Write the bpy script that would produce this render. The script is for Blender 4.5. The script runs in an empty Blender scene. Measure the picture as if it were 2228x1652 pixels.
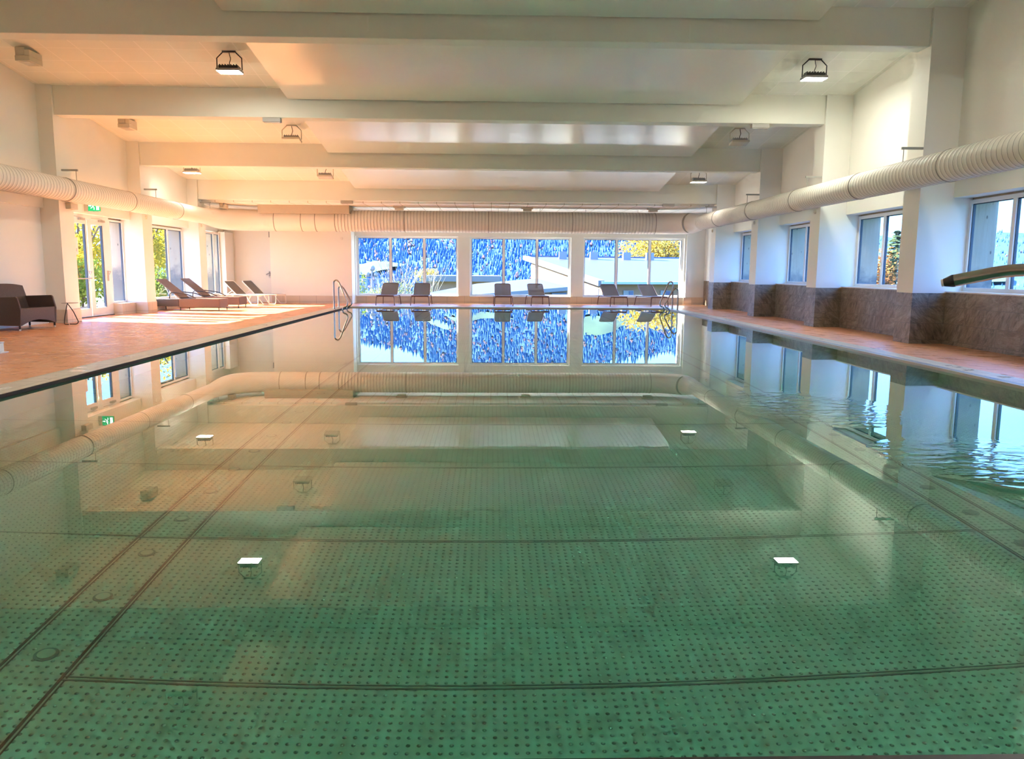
import bpy, math, random
from math import sin, cos, pi, radians, sqrt, hypot
from mathutils import Vector, Matrix
random.seed(11)
S = bpy.context.scene
COL = S.collection

# ------------------------------------------------------------------ camera
W_, H_ = 2228, 1652
F, PITCH, YAW, ROLL, EYE = 1695.13, radians(7.959), radians(1.569), radians(0.406), 1.2
cd = bpy.data.cameras.new('camera'); cam = bpy.data.objects.new('camera', cd); COL.objects.link(cam)
cd.sensor_fit = 'HORIZONTAL'; cd.sensor_width = 36.0; cd.lens = F / W_ * 36.0
cd.clip_start = 0.05; cd.clip_end = 6000
cam.matrix_world = (Matrix.Translation((0, 0, EYE)) @ Matrix.Rotation(-YAW, 4, 'Z') @
                    Matrix.Rotation(pi / 2 - PITCH, 4, 'X') @ Matrix.Rotation(ROLL, 4, 'Z'))
S.camera = cam

# ------------------------------------------------------------------ render settings, light
S.view_settings.view_transform = 'Standard'; S.view_settings.look = 'None'
S.view_settings.gamma = 1.0; S.view_settings.use_curve_mapping = False
S.view_settings.exposure = 4.28
cy = S.cycles
cy.max_bounces = 11; cy.diffuse_bounces = 5; cy.glossy_bounces = 4; cy.transmission_bounces = 6
cy.use_adaptive_sampling = True; cy.adaptive_threshold = 0.05; cy.adaptive_min_samples = 16
cy.transparent_max_bounces = 12
cy.sample_clamp_indirect = 4.0
cy.caustics_refractive = True; cy.caustics_reflective = True
cy.blur_glossy = 0.3
try:
    cy.use_denoising = True; cy.denoiser = 'OPENIMAGEDENOISE'
except Exception: pass

world = bpy.data.worlds.new('sky'); S.world = world; world.use_nodes = True
wn = world.node_tree; wn.nodes.clear()
tc = wn.nodes.new('ShaderNodeTexCoord'); sx = wn.nodes.new('ShaderNodeSeparateXYZ')
rp = wn.nodes.new('ShaderNodeValToRGB'); bg = wn.nodes.new('ShaderNodeBackground'); wo = wn.nodes.new('ShaderNodeOutputWorld')
wn.links.new(tc.outputs['Generated'], sx.inputs[0]); wn.links.new(sx.outputs[2], rp.inputs[0])
cr = rp.color_ramp
cr.elements[0].position = 0.0; cr.elements[0].color = (0.19, 0.46, 0.95, 1)
cr.elements[1].position = 1.0; cr.elements[1].color = (0.12, 0.30, 0.85, 1)
e = cr.elements.new(0.12); e.color = (0.17, 0.43, 1.0, 1)
e = cr.elements.new(0.45); e.color = (0.15, 0.36, 1.0, 1)
wn.links.new(rp.outputs[0], bg.inputs[0]); bg.inputs[1].default_value = 0.43
wn.links.new(bg.outputs[0], wo.inputs[0])

SUND = Vector((1.0, -0.264, -0.533)).normalized()
sl = bpy.data.lights.new('sun', 'SUN'); sl.energy = 3.4; sl.angle = radians(0.6); sl.color = (1.0, 0.92, 0.76)
so = bpy.data.objects.new('sun', sl); COL.objects.link(so); so.rotation_euler = SUND.to_track_quat('-Z', 'Y').to_euler()
so.location = (-30, 8, 20)

# ------------------------------------------------------------------ geometry constants
YC = [13.98 + 4.245 * k for k in range(-3, 4)]        # column near faces, k=-3..3
Y1, Y2, Y3, Y4 = YC[3:7]
XR, XL = 7.62, -9.76                                     # column fronts
WR, WL = 8.23, -10.1                                     # wall faces
GR, GL = 8.53, -10.32                                    # window planes
OR, OL = 8.98, -10.74                                      # outer faces
PX0, PX1, PY0, PY1, PD = -4.52, 5.60, 1.765, 25.05, -1.1
ZF = -0.07
def zc(y): return 6.007 - 0.128 * (y - 12)
def zb(y): return 5.367 - 0.128 * (y - 12)
def fz(x, y):
    d = max(PX0 - x, x - PX1, PY0 - y, y - PY1, 0)
    if d < 0.4: return 0.03
    return 0.03 - 0.10 * min(1, (d - 0.4) / 1.6)

# ------------------------------------------------------------------ materials
def lin(r, g, b):
    f = lambda c: (c / 255 / 12.92) if c / 255 <= 0.04045 else ((c / 255 + 0.055) / 1.055) ** 2.4
    return (f(r), f(g), f(b), 1)
class NT:
    def __init__(s, name):
        s.m = bpy.data.materials.new(name); s.m.use_nodes = True; s.t = s.m.node_tree; s.t.nodes.clear()
        s.out = s.n('ShaderNodeOutputMaterial')
    def n(s, typ, **kw):
        x = s.t.nodes.new(typ)
        for k, v in kw.items(): setattr(x, k, v)
        return x
    def l(s, a, b): s.t.links.new(a, b)
    def math(s, op, a, b=None, c=None):
        x = s.n('ShaderNodeMath', operation=op)
        for i, v in enumerate((a, b, c)):
            if v is None: continue
            if isinstance(v, (int, float)): x.inputs[i].default_value = v
            else: s.l(v, x.inputs[i])
        return x.outputs[0]
    def mix(s, fac, a, b):
        x = s.n('ShaderNodeMix', data_type='RGBA')
        for i, v in ((0, fac), (6, a), (7, b)):
            if isinstance(v, (int, float)): x.inputs[i].default_value = v
            elif isinstance(v, tuple): x.inputs[i].default_value = v
            else: s.l(v, x.inputs[i])
        return x.outputs[2]
    def noise(s, scale, detail=4, rough=0.5, vec=None, dist=0.0):
        x = s.n('ShaderNodeTexNoise'); x.inputs['Scale'].default_value = scale; x.inputs['Detail'].default_value = detail
        x.inputs['Roughness'].default_value = rough; x.inputs['Distortion'].default_value = dist
        if vec is not None: s.l(vec, x.inputs['Vector'])
        return x.outputs['Fac']
    def coord(s): return s.n('ShaderNodeTexCoord').outputs['Object']
    def maprange(s, v, a, b, c=0.0, d=1.0):
        x = s.n('ShaderNodeMapRange'); s.l(v, x.inputs[0])
        for i, q in enumerate((a, b, c, d)): x.inputs[i + 1].default_value = q
        return x.outputs[0]
    def scale(s, vec, sc):
        x = s.n('ShaderNodeVectorMath', operation='MULTIPLY'); s.l(vec, x.inputs[0]); x.inputs[1].default_value = sc
        return x.outputs[0]
    def bump(s, h, strength=0.3, dist=0.01, normal=None):
        x = s.n('ShaderNodeBump'); x.inputs['Strength'].default_value = strength; x.inputs['Distance'].default_value = dist
        s.l(h, x.inputs['Height'])
        if normal is not None: s.l(normal, x.inputs['Normal'])
        return x.outputs[0]
    def princ(s, color, rough=0.6, metal=0.0, normal=None, **kw):
        p = s.n('ShaderNodeBsdfPrincipled')
        if isinstance(color, tuple): p.inputs['Base Color'].default_value = color
        else: s.l(color, p.inputs['Base Color'])
        if isinstance(rough, (int, float)): p.inputs['Roughness'].default_value = rough
        else: s.l(rough, p.inputs['Roughness'])
        p.inputs['Metallic'].default_value = metal
        if normal is not None: s.l(normal, p.inputs['Normal'])
        for k, v in kw.items(): p.inputs[k].default_value = v
        s.l(p.outputs[0], s.out.inputs[0]); return p
def plain(name, color, rough=0.5, metal=0.0, var=0.06, sc=9.0, **kw):
    t = NT(name); c = t.coord(); f = t.noise(sc, 4, 0.6, c)
    dark = tuple(x * (1 - var) for x in color[:3]) + (1,); lite = tuple(min(1, x * (1 + var)) for x in color[:3]) + (1,)
    b = t.bump(t.noise(sc * 18, 2, 0.6, c), 0.05, 0.003)
    t.princ(t.mix(f, dark, lite), rough, metal, b, **kw); return t.m
def grid_lines(t, vec, w, h, mortar, offset=0.0, c1=(0, 0, 0, 1), c2=(0, 0, 0, 1)):
    x = t.n('ShaderNodeTexBrick', offset=offset, squash=1.0)
    t.l(vec, x.inputs['Vector']); x.inputs['Scale'].default_value = 1.0
    x.inputs['Brick Width'].default_value = w; x.inputs['Row Height'].default_value = h
    x.inputs['Mortar Size'].default_value = mortar; x.inputs['Mortar Smooth'].default_value = 0.1
    x.inputs['Color1'].default_value = c1; x.inputs['Color2'].default_value = c2; x.inputs['Mortar'].default_value = (1, 1, 1, 1)
    return x
def wallvec(t):
    s_ = t.n('ShaderNodeSeparateXYZ'); t.l(t.coord(), s_.inputs[0]); k = t.n('ShaderNodeCombineXYZ')
    t.l(t.math('ADD', s_.outputs[0], s_.outputs[1]), k.inputs[0]); t.l(s_.outputs[2], k.inputs[1]); return k.outputs[0]
M = {}
CREAM = (0.86, 0.85, 0.77, 1)
M['paint'] = plain('wall_paint', CREAM, 0.62, var=0.02, sc=1.5)
M['beam'] = plain('beam_paint', (0.83, 0.825, 0.725, 1), 0.6, var=0.03, sc=1.2)
M['white'] = plain('white_frame', (0.84, 0.86, 0.85, 1), 0.35, var=0.02)
M['gasket'] = plain('dark_gasket', (0.05, 0.07, 0.10, 1), 0.5)
M['chrome'] = plain('polished_steel', (0.48, 0.43, 0.40, 1), 0.2, 1.0, var=0.03)
M['dark_chrome'] = plain('brown_metal', (0.20, 0.12, 0.10, 1), 0.3, 0.7)
M['white_metal'] = plain('white_metal', (0.86, 0.84, 0.80, 1), 0.3)
M['black'] = plain('black_metal', (0.025, 0.02, 0.02, 1), 0.4)
M['grey'] = plain('grey_plastic', (0.42, 0.41, 0.37, 1), 0.5)
M['box'] = plain('beige_plastic', (0.62, 0.58, 0.47, 1), 0.5)
M['lens_off'] = plain('lamp_glass_off', (0.66, 0.63, 0.55, 1), 0.2)
M['bulk'] = plain('grey_alu', (0.30, 0.30, 0.30, 1), 0.35, 0.5)
M['tag'] = plain('pale_plate', (0.8, 0.78, 0.7, 1), 0.4)
t = NT('duct_paint'); c = t.coord()
rust = t.maprange(t.noise(2.2, 6, 0.7, c), 0.60, 0.80)
t.princ(t.mix(t.math('MULTIPLY', rust, 0.35), (0.83, 0.79, 0.70, 1), (0.55, 0.50, 0.38, 1)), 0.52, 0.0,
        t.bump(t.noise(30, 2, 0.5, c), 0.04, 0.003)); M['duct'] = t.m
M['seam'] = plain('duct_seam', (0.34, 0.31, 0.26, 1), 0.5)
def emit(name, col, st):
    t = NT(name); e_ = t.n('ShaderNodeEmission'); e_.inputs[0].default_value = col; e_.inputs[1].default_value = st
    t.l(e_.outputs[0], t.out.inputs[0]); return t.m
M['lamp_on'] = emit('lamp_light', (1.0, 0.98, 0.86, 1), 14.0); M['lamp_soft'] = emit('lamp_light_soft', (1.0, 0.93, 0.84, 1), 3.5)
M['exit_green'] = emit('exit_green', (0.03, 0.42, 0.12, 1), 0.10)
M['exit_white'] = emit('exit_white', (1, 1, 0.95, 1), 0.16)
# acoustic ceiling tiles
t = NT('ceiling_tile'); c = t.coord()
g = grid_lines(t, c, 0.625, 0.625, 0.011)
f = t.noise(60, 3, 0.6, c)
base = t.mix(f, (0.83, 0.825, 0.725, 1), (0.86, 0.86, 0.76, 1))
tone = grid_lines(t, c, 0.625, 0.625, 0.0, c1=(0, 0, 0, 1), c2=(1, 1, 1, 1))
base = t.mix(t.math('MULTIPLY', tone.outputs[0], 0.05), base, (0.70, 0.66, 0.56, 1))
t.princ(t.mix(g.outputs['Fac'], base, (0.94, 0.92, 0.84, 1)), 0.8, 0, t.bump(t.math('SUBTRACT', 1.0, g.outputs['Fac']), 0.4, 0.004)); M['ceil'] = t.m
# bright last-bay tiles with grey grid
t = NT('ceiling_tile_bright'); c = t.coord(); g = grid_lines(t, c, 0.62, 0.62, 0.012)
t.princ(t.mix(g.outputs['Fac'], (0.88, 0.87, 0.82, 1), (0.52, 0.48, 0.40, 1)), 0.8); M['ceil2'] = t.m
# glossy stretched ceiling panel
t = NT('gloss_panel'); c = t.coord()
t.princ(t.mix(t.noise(0.5, 3, 0.5, c), (0.88, 0.885, 0.80, 1), (0.91, 0.91, 0.83, 1)), 0.19, 0, t.bump(t.noise(0.6, 1, 0.4, c), 0.10, 0.02), **{'Specular IOR Level': 0.6}); M['panel'] = t.m
# slate look wall tiles
t = NT('slate_tile'); v = wallvec(t)
br = grid_lines(t, v, 0.60, 0.30, 0.004, offset=0.5, c1=(0, 0, 0, 1), c2=(1, 1, 1, 1))
off = t.n('ShaderNodeCombineXYZ'); t.l(t.math('MULTIPLY', br.outputs[0], 7.3), off.inputs[0]); t.l(t.math('MULTIPLY', br.outputs[0], 3.1), off.inputs[2])
ad = t.n('ShaderNodeVectorMath', operation='ADD'); t.l(v, ad.inputs[0]); t.l(off.outputs[0], ad.inputs[1])
rot = t.n('ShaderNodeVectorRotate', rotation_type='Z_AXIS'); t.l(ad.outputs[0], rot.inputs[0]); t.l(t.math('MULTIPLY', br.outputs[0], 1.3), rot.inputs['Angle'])
st = t.scale(rot.outputs[0], (1.0, 3.2, 1.0))
n1 = t.noise(2.6, 10, 0.72, st, 0.5)
vein = t.maprange(t.math('ABSOLUTE', t.math('SUBTRACT', t.noise(1.3, 9, 0.68, st, 0.9), 0.5)), 0.0, 0.022, 1.0, 0.0)
cc = t.mix(t.maprange(n1, 0.33, 0.67), (0.10, 0.078, 0.056, 1), (0.36, 0.30, 0.22, 1))
cc = t.mix(t.math('MULTIPLY', vein, 0.45), cc, (0.50, 0.43, 0.34, 1))
cc = t.mix(br.outputs['Fac'], cc, (0.16, 0.14, 0.12, 1))
t.princ(cc, 0.42, 0, t.bump(n1, 0.35, 0.01)); M['slate'] = t.m
# cream wall-foot tiles
t = NT('cream_tile'); v = wallvec(t); g = grid_lines(t, v, 0.62, 3.0, 0.006)
t.princ(t.mix(g.outputs['Fac'], (0.60, 0.53, 0.43, 1), (0.38, 0.33, 0.27, 1)), 0.35); M['cream'] = t.m
# terracotta deck
t = NT('terracotta'); c = t.coord()
g = grid_lines(t, c, 0.25, 0.125, 0.004, offset=0.5, c1=(0.0, 0, 0, 1), c2=(1, 1, 1, 1))
n1 = t.noise(1.6, 5, 0.6, c); n2 = t.noise(3.2, 4, 0.6, t.scale(c, (0.5, 2.0, 1)))
cc = t.mix(n1, (0.76, 0.30, 0.11, 1), (0.86, 0.39, 0.175, 1))
cc = t.mix(t.math('MULTIPLY', g.outputs[0], 0.22), cc, (0.60, 0.24, 0.12, 1))
wet = t.maprange(t.noise(1.3, 5, 0.6, t.scale(c, (1.0, 0.8, 1))), 0.60, 0.66)
# wet marks lie in a band 0.3-1.2 m from the basin on the right-hand walk
s_ = t.n('ShaderNodeSeparateXYZ'); t.l(c, s_.inputs[0])
band = t.math('MULTIPLY', t.maprange(s_.outputs[0], PX1 + 0.35, PX1 + 0.5), t.maprange(s_.outputs[0], PX1 + 1.0, PX1 + 1.3, 1, 0))
wet = t.math('MULTIPLY', wet, band)
cc = t.mix(t.math('MULTIPLY', wet, 0.75), cc, (0.16, 0.045, 0.04, 1))
cc = t.mix(t.math('MULTIPLY', g.outputs['Fac'], 0.5), cc, (0.50, 0.30, 0.22, 1))
ro = t.math('SUBTRACT', t.maprange(n2, 0.3, 0.7, 0.22, 0.42), t.math('MULTIPLY', wet, 0.15))
t.princ(cc, ro, 0, t.bump(n2, 0.9, 0.05)); M['deck'] = t.m
# coping
t = NT('coping_tile'); c = t.coord(); g = grid_lines(t, c, 0.245, 0.245, 0.006)
pud = t.maprange(t.noise(2.6, 4, 0.6, c), 0.62, 0.66)
t.princ(t.mix(g.outputs['Fac'], (0.60, 0.55, 0.46, 1), (0.30, 0.26, 0.21, 1)), t.maprange(pud, 0, 1, 0.38, 0.12), 0, t.bump(t.noise(20, 3, 0.6, c), 0.12, 0.01)); M['coping'] = t.m
t = NT('grate'); c = t.coord(); s_ = t.n('ShaderNodeSeparateXYZ'); t.l(c, s_.inputs[0])
ln = t.math('GREATER_THAN', t.math('FRACT', t.math('MULTIPLY', s_.outputs[1], 40)), 0.6)
t.princ(t.mix(ln, (0.42, 0.47, 0.55, 1), (0.06, 0.07, 0.09, 1)), 0.4); M['grate'] = t.m
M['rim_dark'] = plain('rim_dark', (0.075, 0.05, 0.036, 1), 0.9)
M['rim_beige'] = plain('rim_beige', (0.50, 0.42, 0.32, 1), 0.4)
M['near_stone'] = plain('near_edge_stone', (0.030, 0.022, 0.018, 1), 0.4, var=0.4, sc=5)
# pool steel with raised dots
def steel(name, dots):
    t = NT(name); c = t.coord()
    mott = t.noise(3.0, 4, 0.6, c)
    col = t.mix(mott, (0.76, 0.80, 0.70, 1), (0.84, 0.88, 0.78, 1))
    nrm = None
    if dots:
        fr = t.n('ShaderNodeVectorMath', operation='FRACTION'); t.l(t.scale(c, (1 / .041, 1 / .041, 0)), fr.inputs[0])
        sb = t.n('ShaderNodeVectorMath', operation='SUBTRACT'); t.l(fr.outputs[0], sb.inputs[0]); sb.inputs[1].default_value = (0.5, 0.5, 0)
        le = t.n('ShaderNodeVectorMath', operation='LENGTH'); t.l(sb.outputs[0], le.inputs[0])
        h = t.n('ShaderNodeMapRange', interpolation_type='SMOOTHSTEP'); t.l(le.outputs['Value'], h.inputs[0])
        for i, q in enumerate((0.05, 0.22, 1.0, 0.0)): h.inputs[i + 1].default_value = q
        wav = t.bump(t.noise(2.5, 2, 0.5, c), 0.25, 0.02)
        nrm = t.bump(h.outputs[0], 1.0, 0.012, wav)
    t.princ(col, 0.22, 0.35, nrm); return t.m
M['steel_dots'] = steel('pool_floor_steel', True); M['steel'] = steel('pool_steel', False)
M['seam_dark'] = plain('pool_seam', (0.05, 0.035, 0.03, 1), 0.5)
M['drain'] = plain('drain_disc', (0.20, 0.24, 0.24, 1), 0.4, 0.5)
# water: a Fresnel surface, green-tinted refraction below and mirror above, calm with a few ripples on the right
t = NT('water'); c = t.coord()
s_ = t.n('ShaderNodeSeparateXYZ'); t.l(c, s_.inputs[0])
def spot(x0, y0, rx, ry):
    a = t.math('POWER', t.math('DIVIDE', t.math('SUBTRACT', s_.outputs[0], x0), rx), 2.0)
    b = t.math('POWER', t.math('DIVIDE', t.math('SUBTRACT', s_.outputs[1], y0), ry), 2.0)
    return t.math('MAXIMUM', t.math('SUBTRACT', 1.0, t.math('ADD', a, b)), 0.0)
msk = t.math('ADD', spot(2.9, 6.9, 0.75, 1.0), spot(3.3, 4.9, 0.8, 0.7))
rip = t.noise(7.0, 2, 0.4, t.scale(c, (0.7, 1.6, 1)), 0.4)
calm = t.noise(0.35, 2, 0.5, c)
h = t.math('ADD', t.math('MULTIPLY', t.math('MULTIPLY', rip, msk), 0.010), t.math('MULTIPLY', calm, 0.0007))
nb = t.n('ShaderNodeBump'); nb.inputs['Strength'].default_value = 1.0; nb.inputs['Distance'].default_value = 1.0; t.l(h, nb.inputs['Height'])
fr = t.n('ShaderNodeFresnel'); fr.inputs[0].default_value = 1.58; t.l(nb.outputs[0], fr.inputs['Normal'])
rf = t.n('ShaderNodeBsdfRefraction'); rf.inputs['Color'].default_value = (0.47, 1.0, 0.90, 1); rf.inputs['Roughness'].default_value = 0.0; rf.inputs['IOR'].default_value = 1.333; t.l(nb.outputs[0], rf.inputs['Normal'])
gl = t.n('ShaderNodeBsdfGlossy'); gl.inputs['Roughness'].default_value = 0.0; gl.inputs['Color'].default_value = (1, 1, 1, 1); t.l(nb.outputs[0], gl.inputs['Normal'])
mx = t.n('ShaderNodeMixShader'); t.l(fr.outputs[0], mx.inputs[0]); t.l(rf.outputs[0], mx.inputs[1]); t.l(gl.outputs[0], mx.inputs[2]); t.l(mx.outputs[0], t.out.inputs[0])
M['water'] = t.m
# window glass
t = NT('window_glass'); lw = t.n('ShaderNodeLayerWeight'); lw.inputs[0].default_value = 0.5
fac = t.math('ADD', t.math('MULTIPLY', t.math('POWER', lw.outputs['Facing'], 5.0), 0.35), 0.015)
tr = t.n('ShaderNodeBsdfTransparent'); tr.inputs[0].default_value = (0.97, 0.985, 0.985, 1); gl = t.n('ShaderNodeBsdfGlossy'); gl.inputs['Roughness'].default_value = 0.02
mx = t.n('ShaderNodeMixShader'); t.l(fac, mx.inputs[0]); t.l(tr.outputs[0], mx.inputs[1]); t.l(gl.outputs[0], mx.inputs[2]); t.l(mx.outputs[0], t.out.inputs[0]); M['glass'] = t.m
# rough sawn board lining of the outer reveals, stained at the foot
t = NT('reveal_board'); v = wallvec(t)
g1 = t.noise(3.0, 5, 0.6, t.scale(v, (6, 0.35, 1)), 0.6)
vo = t.n('ShaderNodeTexVoronoi'); vo.inputs['Scale'].default_value = 3.2; t.l(t.scale(v, (2.0, 1.0, 1)), vo.inputs['Vector'])
knot = t.maprange(vo.outputs['Distance'], 0.07, 0.13, 1, 0)
s2 = t.n('ShaderNodeSeparateXYZ'); t.l(v, s2.inputs[0])
mould = t.maprange(t.math('ADD', s2.outputs[1], t.math('MULTIPLY', t.noise(3, 5, 0.7, v), -1.1)), 0.35, 0.75, 1, 0)
cc = t.mix(g1, (0.34, 0.27, 0.18, 1), (0.50, 0.42, 0.31, 1)); cc = t.mix(t.math('MULTIPLY', knot, 0.8), cc, (0.07, 0.05, 0.035, 1))
cc = t.mix(t.math('MULTIPLY', mould, 0.75), cc, (0.04, 0.06, 0.09, 1)); t.princ(cc, 0.8); M['reveal'] = t.m
# woven rattan
def woven(name, a, b, sc=90):
    t = NT(name); c = t.coord(); w1 = t.n('ShaderNodeTexChecker'); w1.inputs['Scale'].default_value = sc; t.l(c, w1.inputs[0])
    t.princ(t.mix(w1.outputs['Fac'], a, b), 0.5, 0, t.bump(w1.outputs['Fac'], 0.4, 0.004)); return t.m
M['wicker'] = woven('dark_wicker', (0.045, 0.028, 0.022, 1), (0.11, 0.075, 0.058, 1))
M['wicker2'] = woven('brown_wicker', (0.10, 0.055, 0.038, 1), (0.20, 0.12, 0.085, 1))
t = NT('sling_mesh'); c = t.coord(); w1 = t.n('ShaderNodeTexChecker'); w1.inputs['Scale'].default_value = 160; t.l(c, w1.inputs[0])
p = t.princ(t.mix(w1.outputs['Fac'], (0.15, 0.115, 0.09, 1), (0.24, 0.19, 0.15, 1)), 0.6)
tr = t.n('ShaderNodeBsdfTransparent'); mx = t.n('ShaderNodeMixShader'); mx.inputs[0].default_value = 0.22
t.l(p.outputs[0], mx.inputs[1]); t.l(tr.outputs[0], mx.inputs[2]); t.l(mx.outputs[0], t.out.inputs[0]); M['sling'] = t.m
# outdoors
M['conc'] = plain('paving', (0.13, 0.125, 0.11, 1), 0.8, sc=3)
M['grass'] = plain('grass', (0.07, 0.13, 0.035, 1), 0.9, var=0.3, sc=0.5)
M['roof'] = plain('roof_sheet', (0.062, 0.068, 0.066, 1), 0.5, var=0.08, sc=0.8)
M['fascia'] = plain('white_fascia', (0.15, 0.145, 0.14, 1), 0.5)
M['ochre'] = plain('ochre_render', (0.27, 0.145, 0.08, 1), 0.8, var=0.05, sc=1)
M['gl_blue'] = plain('blue_glazing', (0.06, 0.09, 0.16, 1), 0.2)
M['far_white'] = plain('far_white', (0.2, 0.2, 0.2, 1), 0.5)
M['conifer'] = plain('conifer', (0.014, 0.085, 0.19, 1), 0.9, var=0.5, sc=0.08)  # blue haze of the distance mixed into the tree colour
M['rustleaf'] = plain('rust_foliage', (0.13, 0.075, 0.075, 1), 0.9, var=0.4, sc=0.08)
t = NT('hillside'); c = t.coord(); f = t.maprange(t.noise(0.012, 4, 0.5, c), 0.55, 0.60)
t.princ(t.mix(f, (0.012, 0.075, 0.17, 1), (0.03, 0.10, 0.13, 1)), 0.9); M['hill'] = t.m  # same distance haze put into the ground colour under the forest
M['meadow'] = plain('meadow', (0.034, 0.085, 0.038, 1), 0.9, var=0.15, sc=0.02)
def leafy(name, a, b, sc=1.2):
    t = NT(name); c = t.coord(); f = t.maprange(t.noise(sc, 3, 0.6, c), 0.35, 0.65); col = t.mix(f, a, b)
    d = t.n('ShaderNodeBsdfDiffuse'); tl = t.n('ShaderNodeBsdfTranslucent'); t.l(col, d.inputs[0]); t.l(col, tl.inputs[0])
    mx = t.n('ShaderNodeMixShader'); mx.inputs[0].default_value = 0.5; t.l(d.outputs[0], mx.inputs[1]); t.l(tl.outputs[0], mx.inputs[2]); t.l(mx.outputs[0], t.out.inputs[0]); return t.m
M['leaf_yellow'] = leafy('yellow_leaves', (0.42, 0.27, 0.02, 1), (0.24, 0.24, 0.03, 1))
M['leaf_green'] = leafy('green_leaves', (0.10, 0.18, 0.03, 1), (0.22, 0.25, 0.04, 1))
M['leaf_gold'] = leafy('golden_leaves', (0.42, 0.24, 0.03, 1), (0.30, 0.27, 0.07, 1), 0.5)
M['leaf_orange'] = leafy('orange_leaves', (0.40, 0.14, 0.05, 1), (0.34, 0.20, 0.06, 1))
M['leaf_spruce'] = leafy('spruce_needles', (0.07, 0.12, 0.08, 1), (0.15, 0.20, 0.09, 1))
M['leaf_pale'] = leafy('pale_leaves', (0.16, 0.18, 0.07, 1), (0.10, 0.14, 0.05, 1))
M['twig'] = plain('pale_twigs', (0.17, 0.16, 0.12, 1), 0.8)
M['bark'] = plain('bark', (0.08, 0.06, 0.045, 1), 0.9)

# ------------------------------------------------------------------ mesh helper
def fillet(P, r, n=5, closed=False):
    P = [Vector(p) for p in P]; out = []; N = len(P)
    for i, p in enumerate(P):
        if not closed and i in (0, N - 1): out.append(p); continue
        a, b = P[i - 1] - p, P[(i + 1) % N] - p
        rr = min(r, a.length * 0.45, b.length * 0.45); A = p + a.normalized() * rr; B = p + b.normalized() * rr
        for k in range(n + 1):
            u = k / n; out.append(A * (1 - u) ** 2 + p * 2 * u * (1 - u) + B * u * u)
    return out
class MB:
    def __init__(s): s.v = []; s.f = []
    def add(s, vs, fs):
        o = len(s.v); s.v += [tuple(x) for x in vs]; s.f += [tuple(i + o for i in f) for f in fs]; return s
    def box(s, x0, x1, y0, y1, z0, z1, mat=None):
        vs = [Vector((x, y, z)) for x in (x0, x1) for y in (y0, y1) for z in (z0, z1)]
        if mat is not None: vs = [mat @ q for q in vs]
        return s.add(vs, [(0, 1, 3, 2), (4, 6, 7, 5), (0, 4, 5, 1), (2, 3, 7, 6), (0, 2, 6, 4), (1, 5, 7, 3)])
    def prism(s, pts, axis, a, b):
        n = len(pts)
        def q(p, c):
            if axis == 0: return (c, p[0], p[1])
            if axis == 1: return (p[0], c, p[1])
            return (p[0], p[1], c)
        vs = [q(p, a) for p in pts] + [q(p, b) for p in pts]
        fs = [tuple(range(n))[::-1], tuple(range(n, 2 * n))] + [(i, (i + 1) % n, n + (i + 1) % n, n + i) for i in range(n)]
        return s.add(vs, fs)
    def tube(s, P, r, n=8, closed=False, radii=None):
        P = [Vector(p) for p in P]; N = len(P); rings = []; up = None
        for i, p in enumerate(P):
            if closed: d = P[(i + 1) % N] - P[i - 1]
            else: d = P[min(i + 1, N - 1)] - P[max(i - 1, 0)]
            if d.length < 1e-9: d = Vector((0, 0, 1))
            d.normalize()
            if up is None:
                up = Vector((0, 0, 1)) if abs(d.z) < 0.9 else Vector((1, 0, 0))
            up = (up - d * up.dot(d)); up.normalize(); sd = d.cross(up)
            rr = radii[i] if radii else r
            rings.append([p + (up * cos(2 * pi * k / n) + sd * sin(2 * pi * k / n)) * rr for k in range(n)])
        vs = [q for R in rings for q in R]; fs = []
        for i in range(N if closed else N - 1):
            j = (i + 1) % N
            for k in range(n): fs.append((i * n + k, i * n + (k + 1) % n, j * n + (k + 1) % n, j * n + k))
        if not closed: fs += [tuple(range(n))[::-1], tuple((N - 1) * n + k for k in range(n))]
        return s.add(vs, fs)
    def disc(s, c, r, z1, n=20):
        x, y, z = c; vs = [(x + r * cos(2 * pi * k / n), y + r * sin(2 * pi * k / n), zz) for zz in (z, z1) for k in range(n)]
        return s.add(vs, [tuple(range(n))[::-1], tuple(range(n, 2 * n))] + [(k, (k + 1) % n, n + (k + 1) % n, n + k) for k in range(n)])
    def ball(s, c, r, n=10, sq=(1, 1, 1)):
        vs = []; fs = []
        for i in range(n + 1):
            a = pi * i / n
            for k in range(2 * n): b = pi * k / n; vs.append((c[0] + r * sq[0] * sin(a) * cos(b), c[1] + r * sq[1] * sin(a) * sin(b), c[2] + r * sq[2] * cos(a)))
        for i in range(n):
            for k in range(2 * n): fs.append((i * 2 * n + k, i * 2 * n + (k + 1) % (2 * n), (i + 1) * 2 * n + (k + 1) % (2 * n), (i + 1) * 2 * n + k))
        return s.add(vs, fs)
    def build(s, name, mat, parent=None, smooth=False, bevel=0.0, kind=None, loc=None):
        me = bpy.data.meshes.new(name); me.from_pydata(s.v, [], s.f); me.update()
        if smooth:
            for p_ in me.polygons: p_.use_smooth = True
        me.materials.append(mat if not isinstance(mat, str) else M[mat])
        o = bpy.data.objects.new(name, me); COL.objects.link(o)
        if parent is not None: o.parent = parent
        if bevel:
            b = o.modifiers.new('bevel', 'BEVEL'); b.width = bevel; b.segments = 2; b.limit_method = 'ANGLE'
        if smooth:
            try: me.set_sharp_from_angle(angle=radians(40))
            except Exception: pass
        if kind: o['kind'] = kind
        if loc: o.location = loc
        return o
def struct(name, mb, mat, **kw): return mb.build(name, mat, kind='structure', **kw)
def tag(o, label, cat, group=None, kind=None):
    o['label'] = label; o['category'] = cat
    if group: o['group'] = group
    if kind: o['kind'] = kind
    return o
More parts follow.
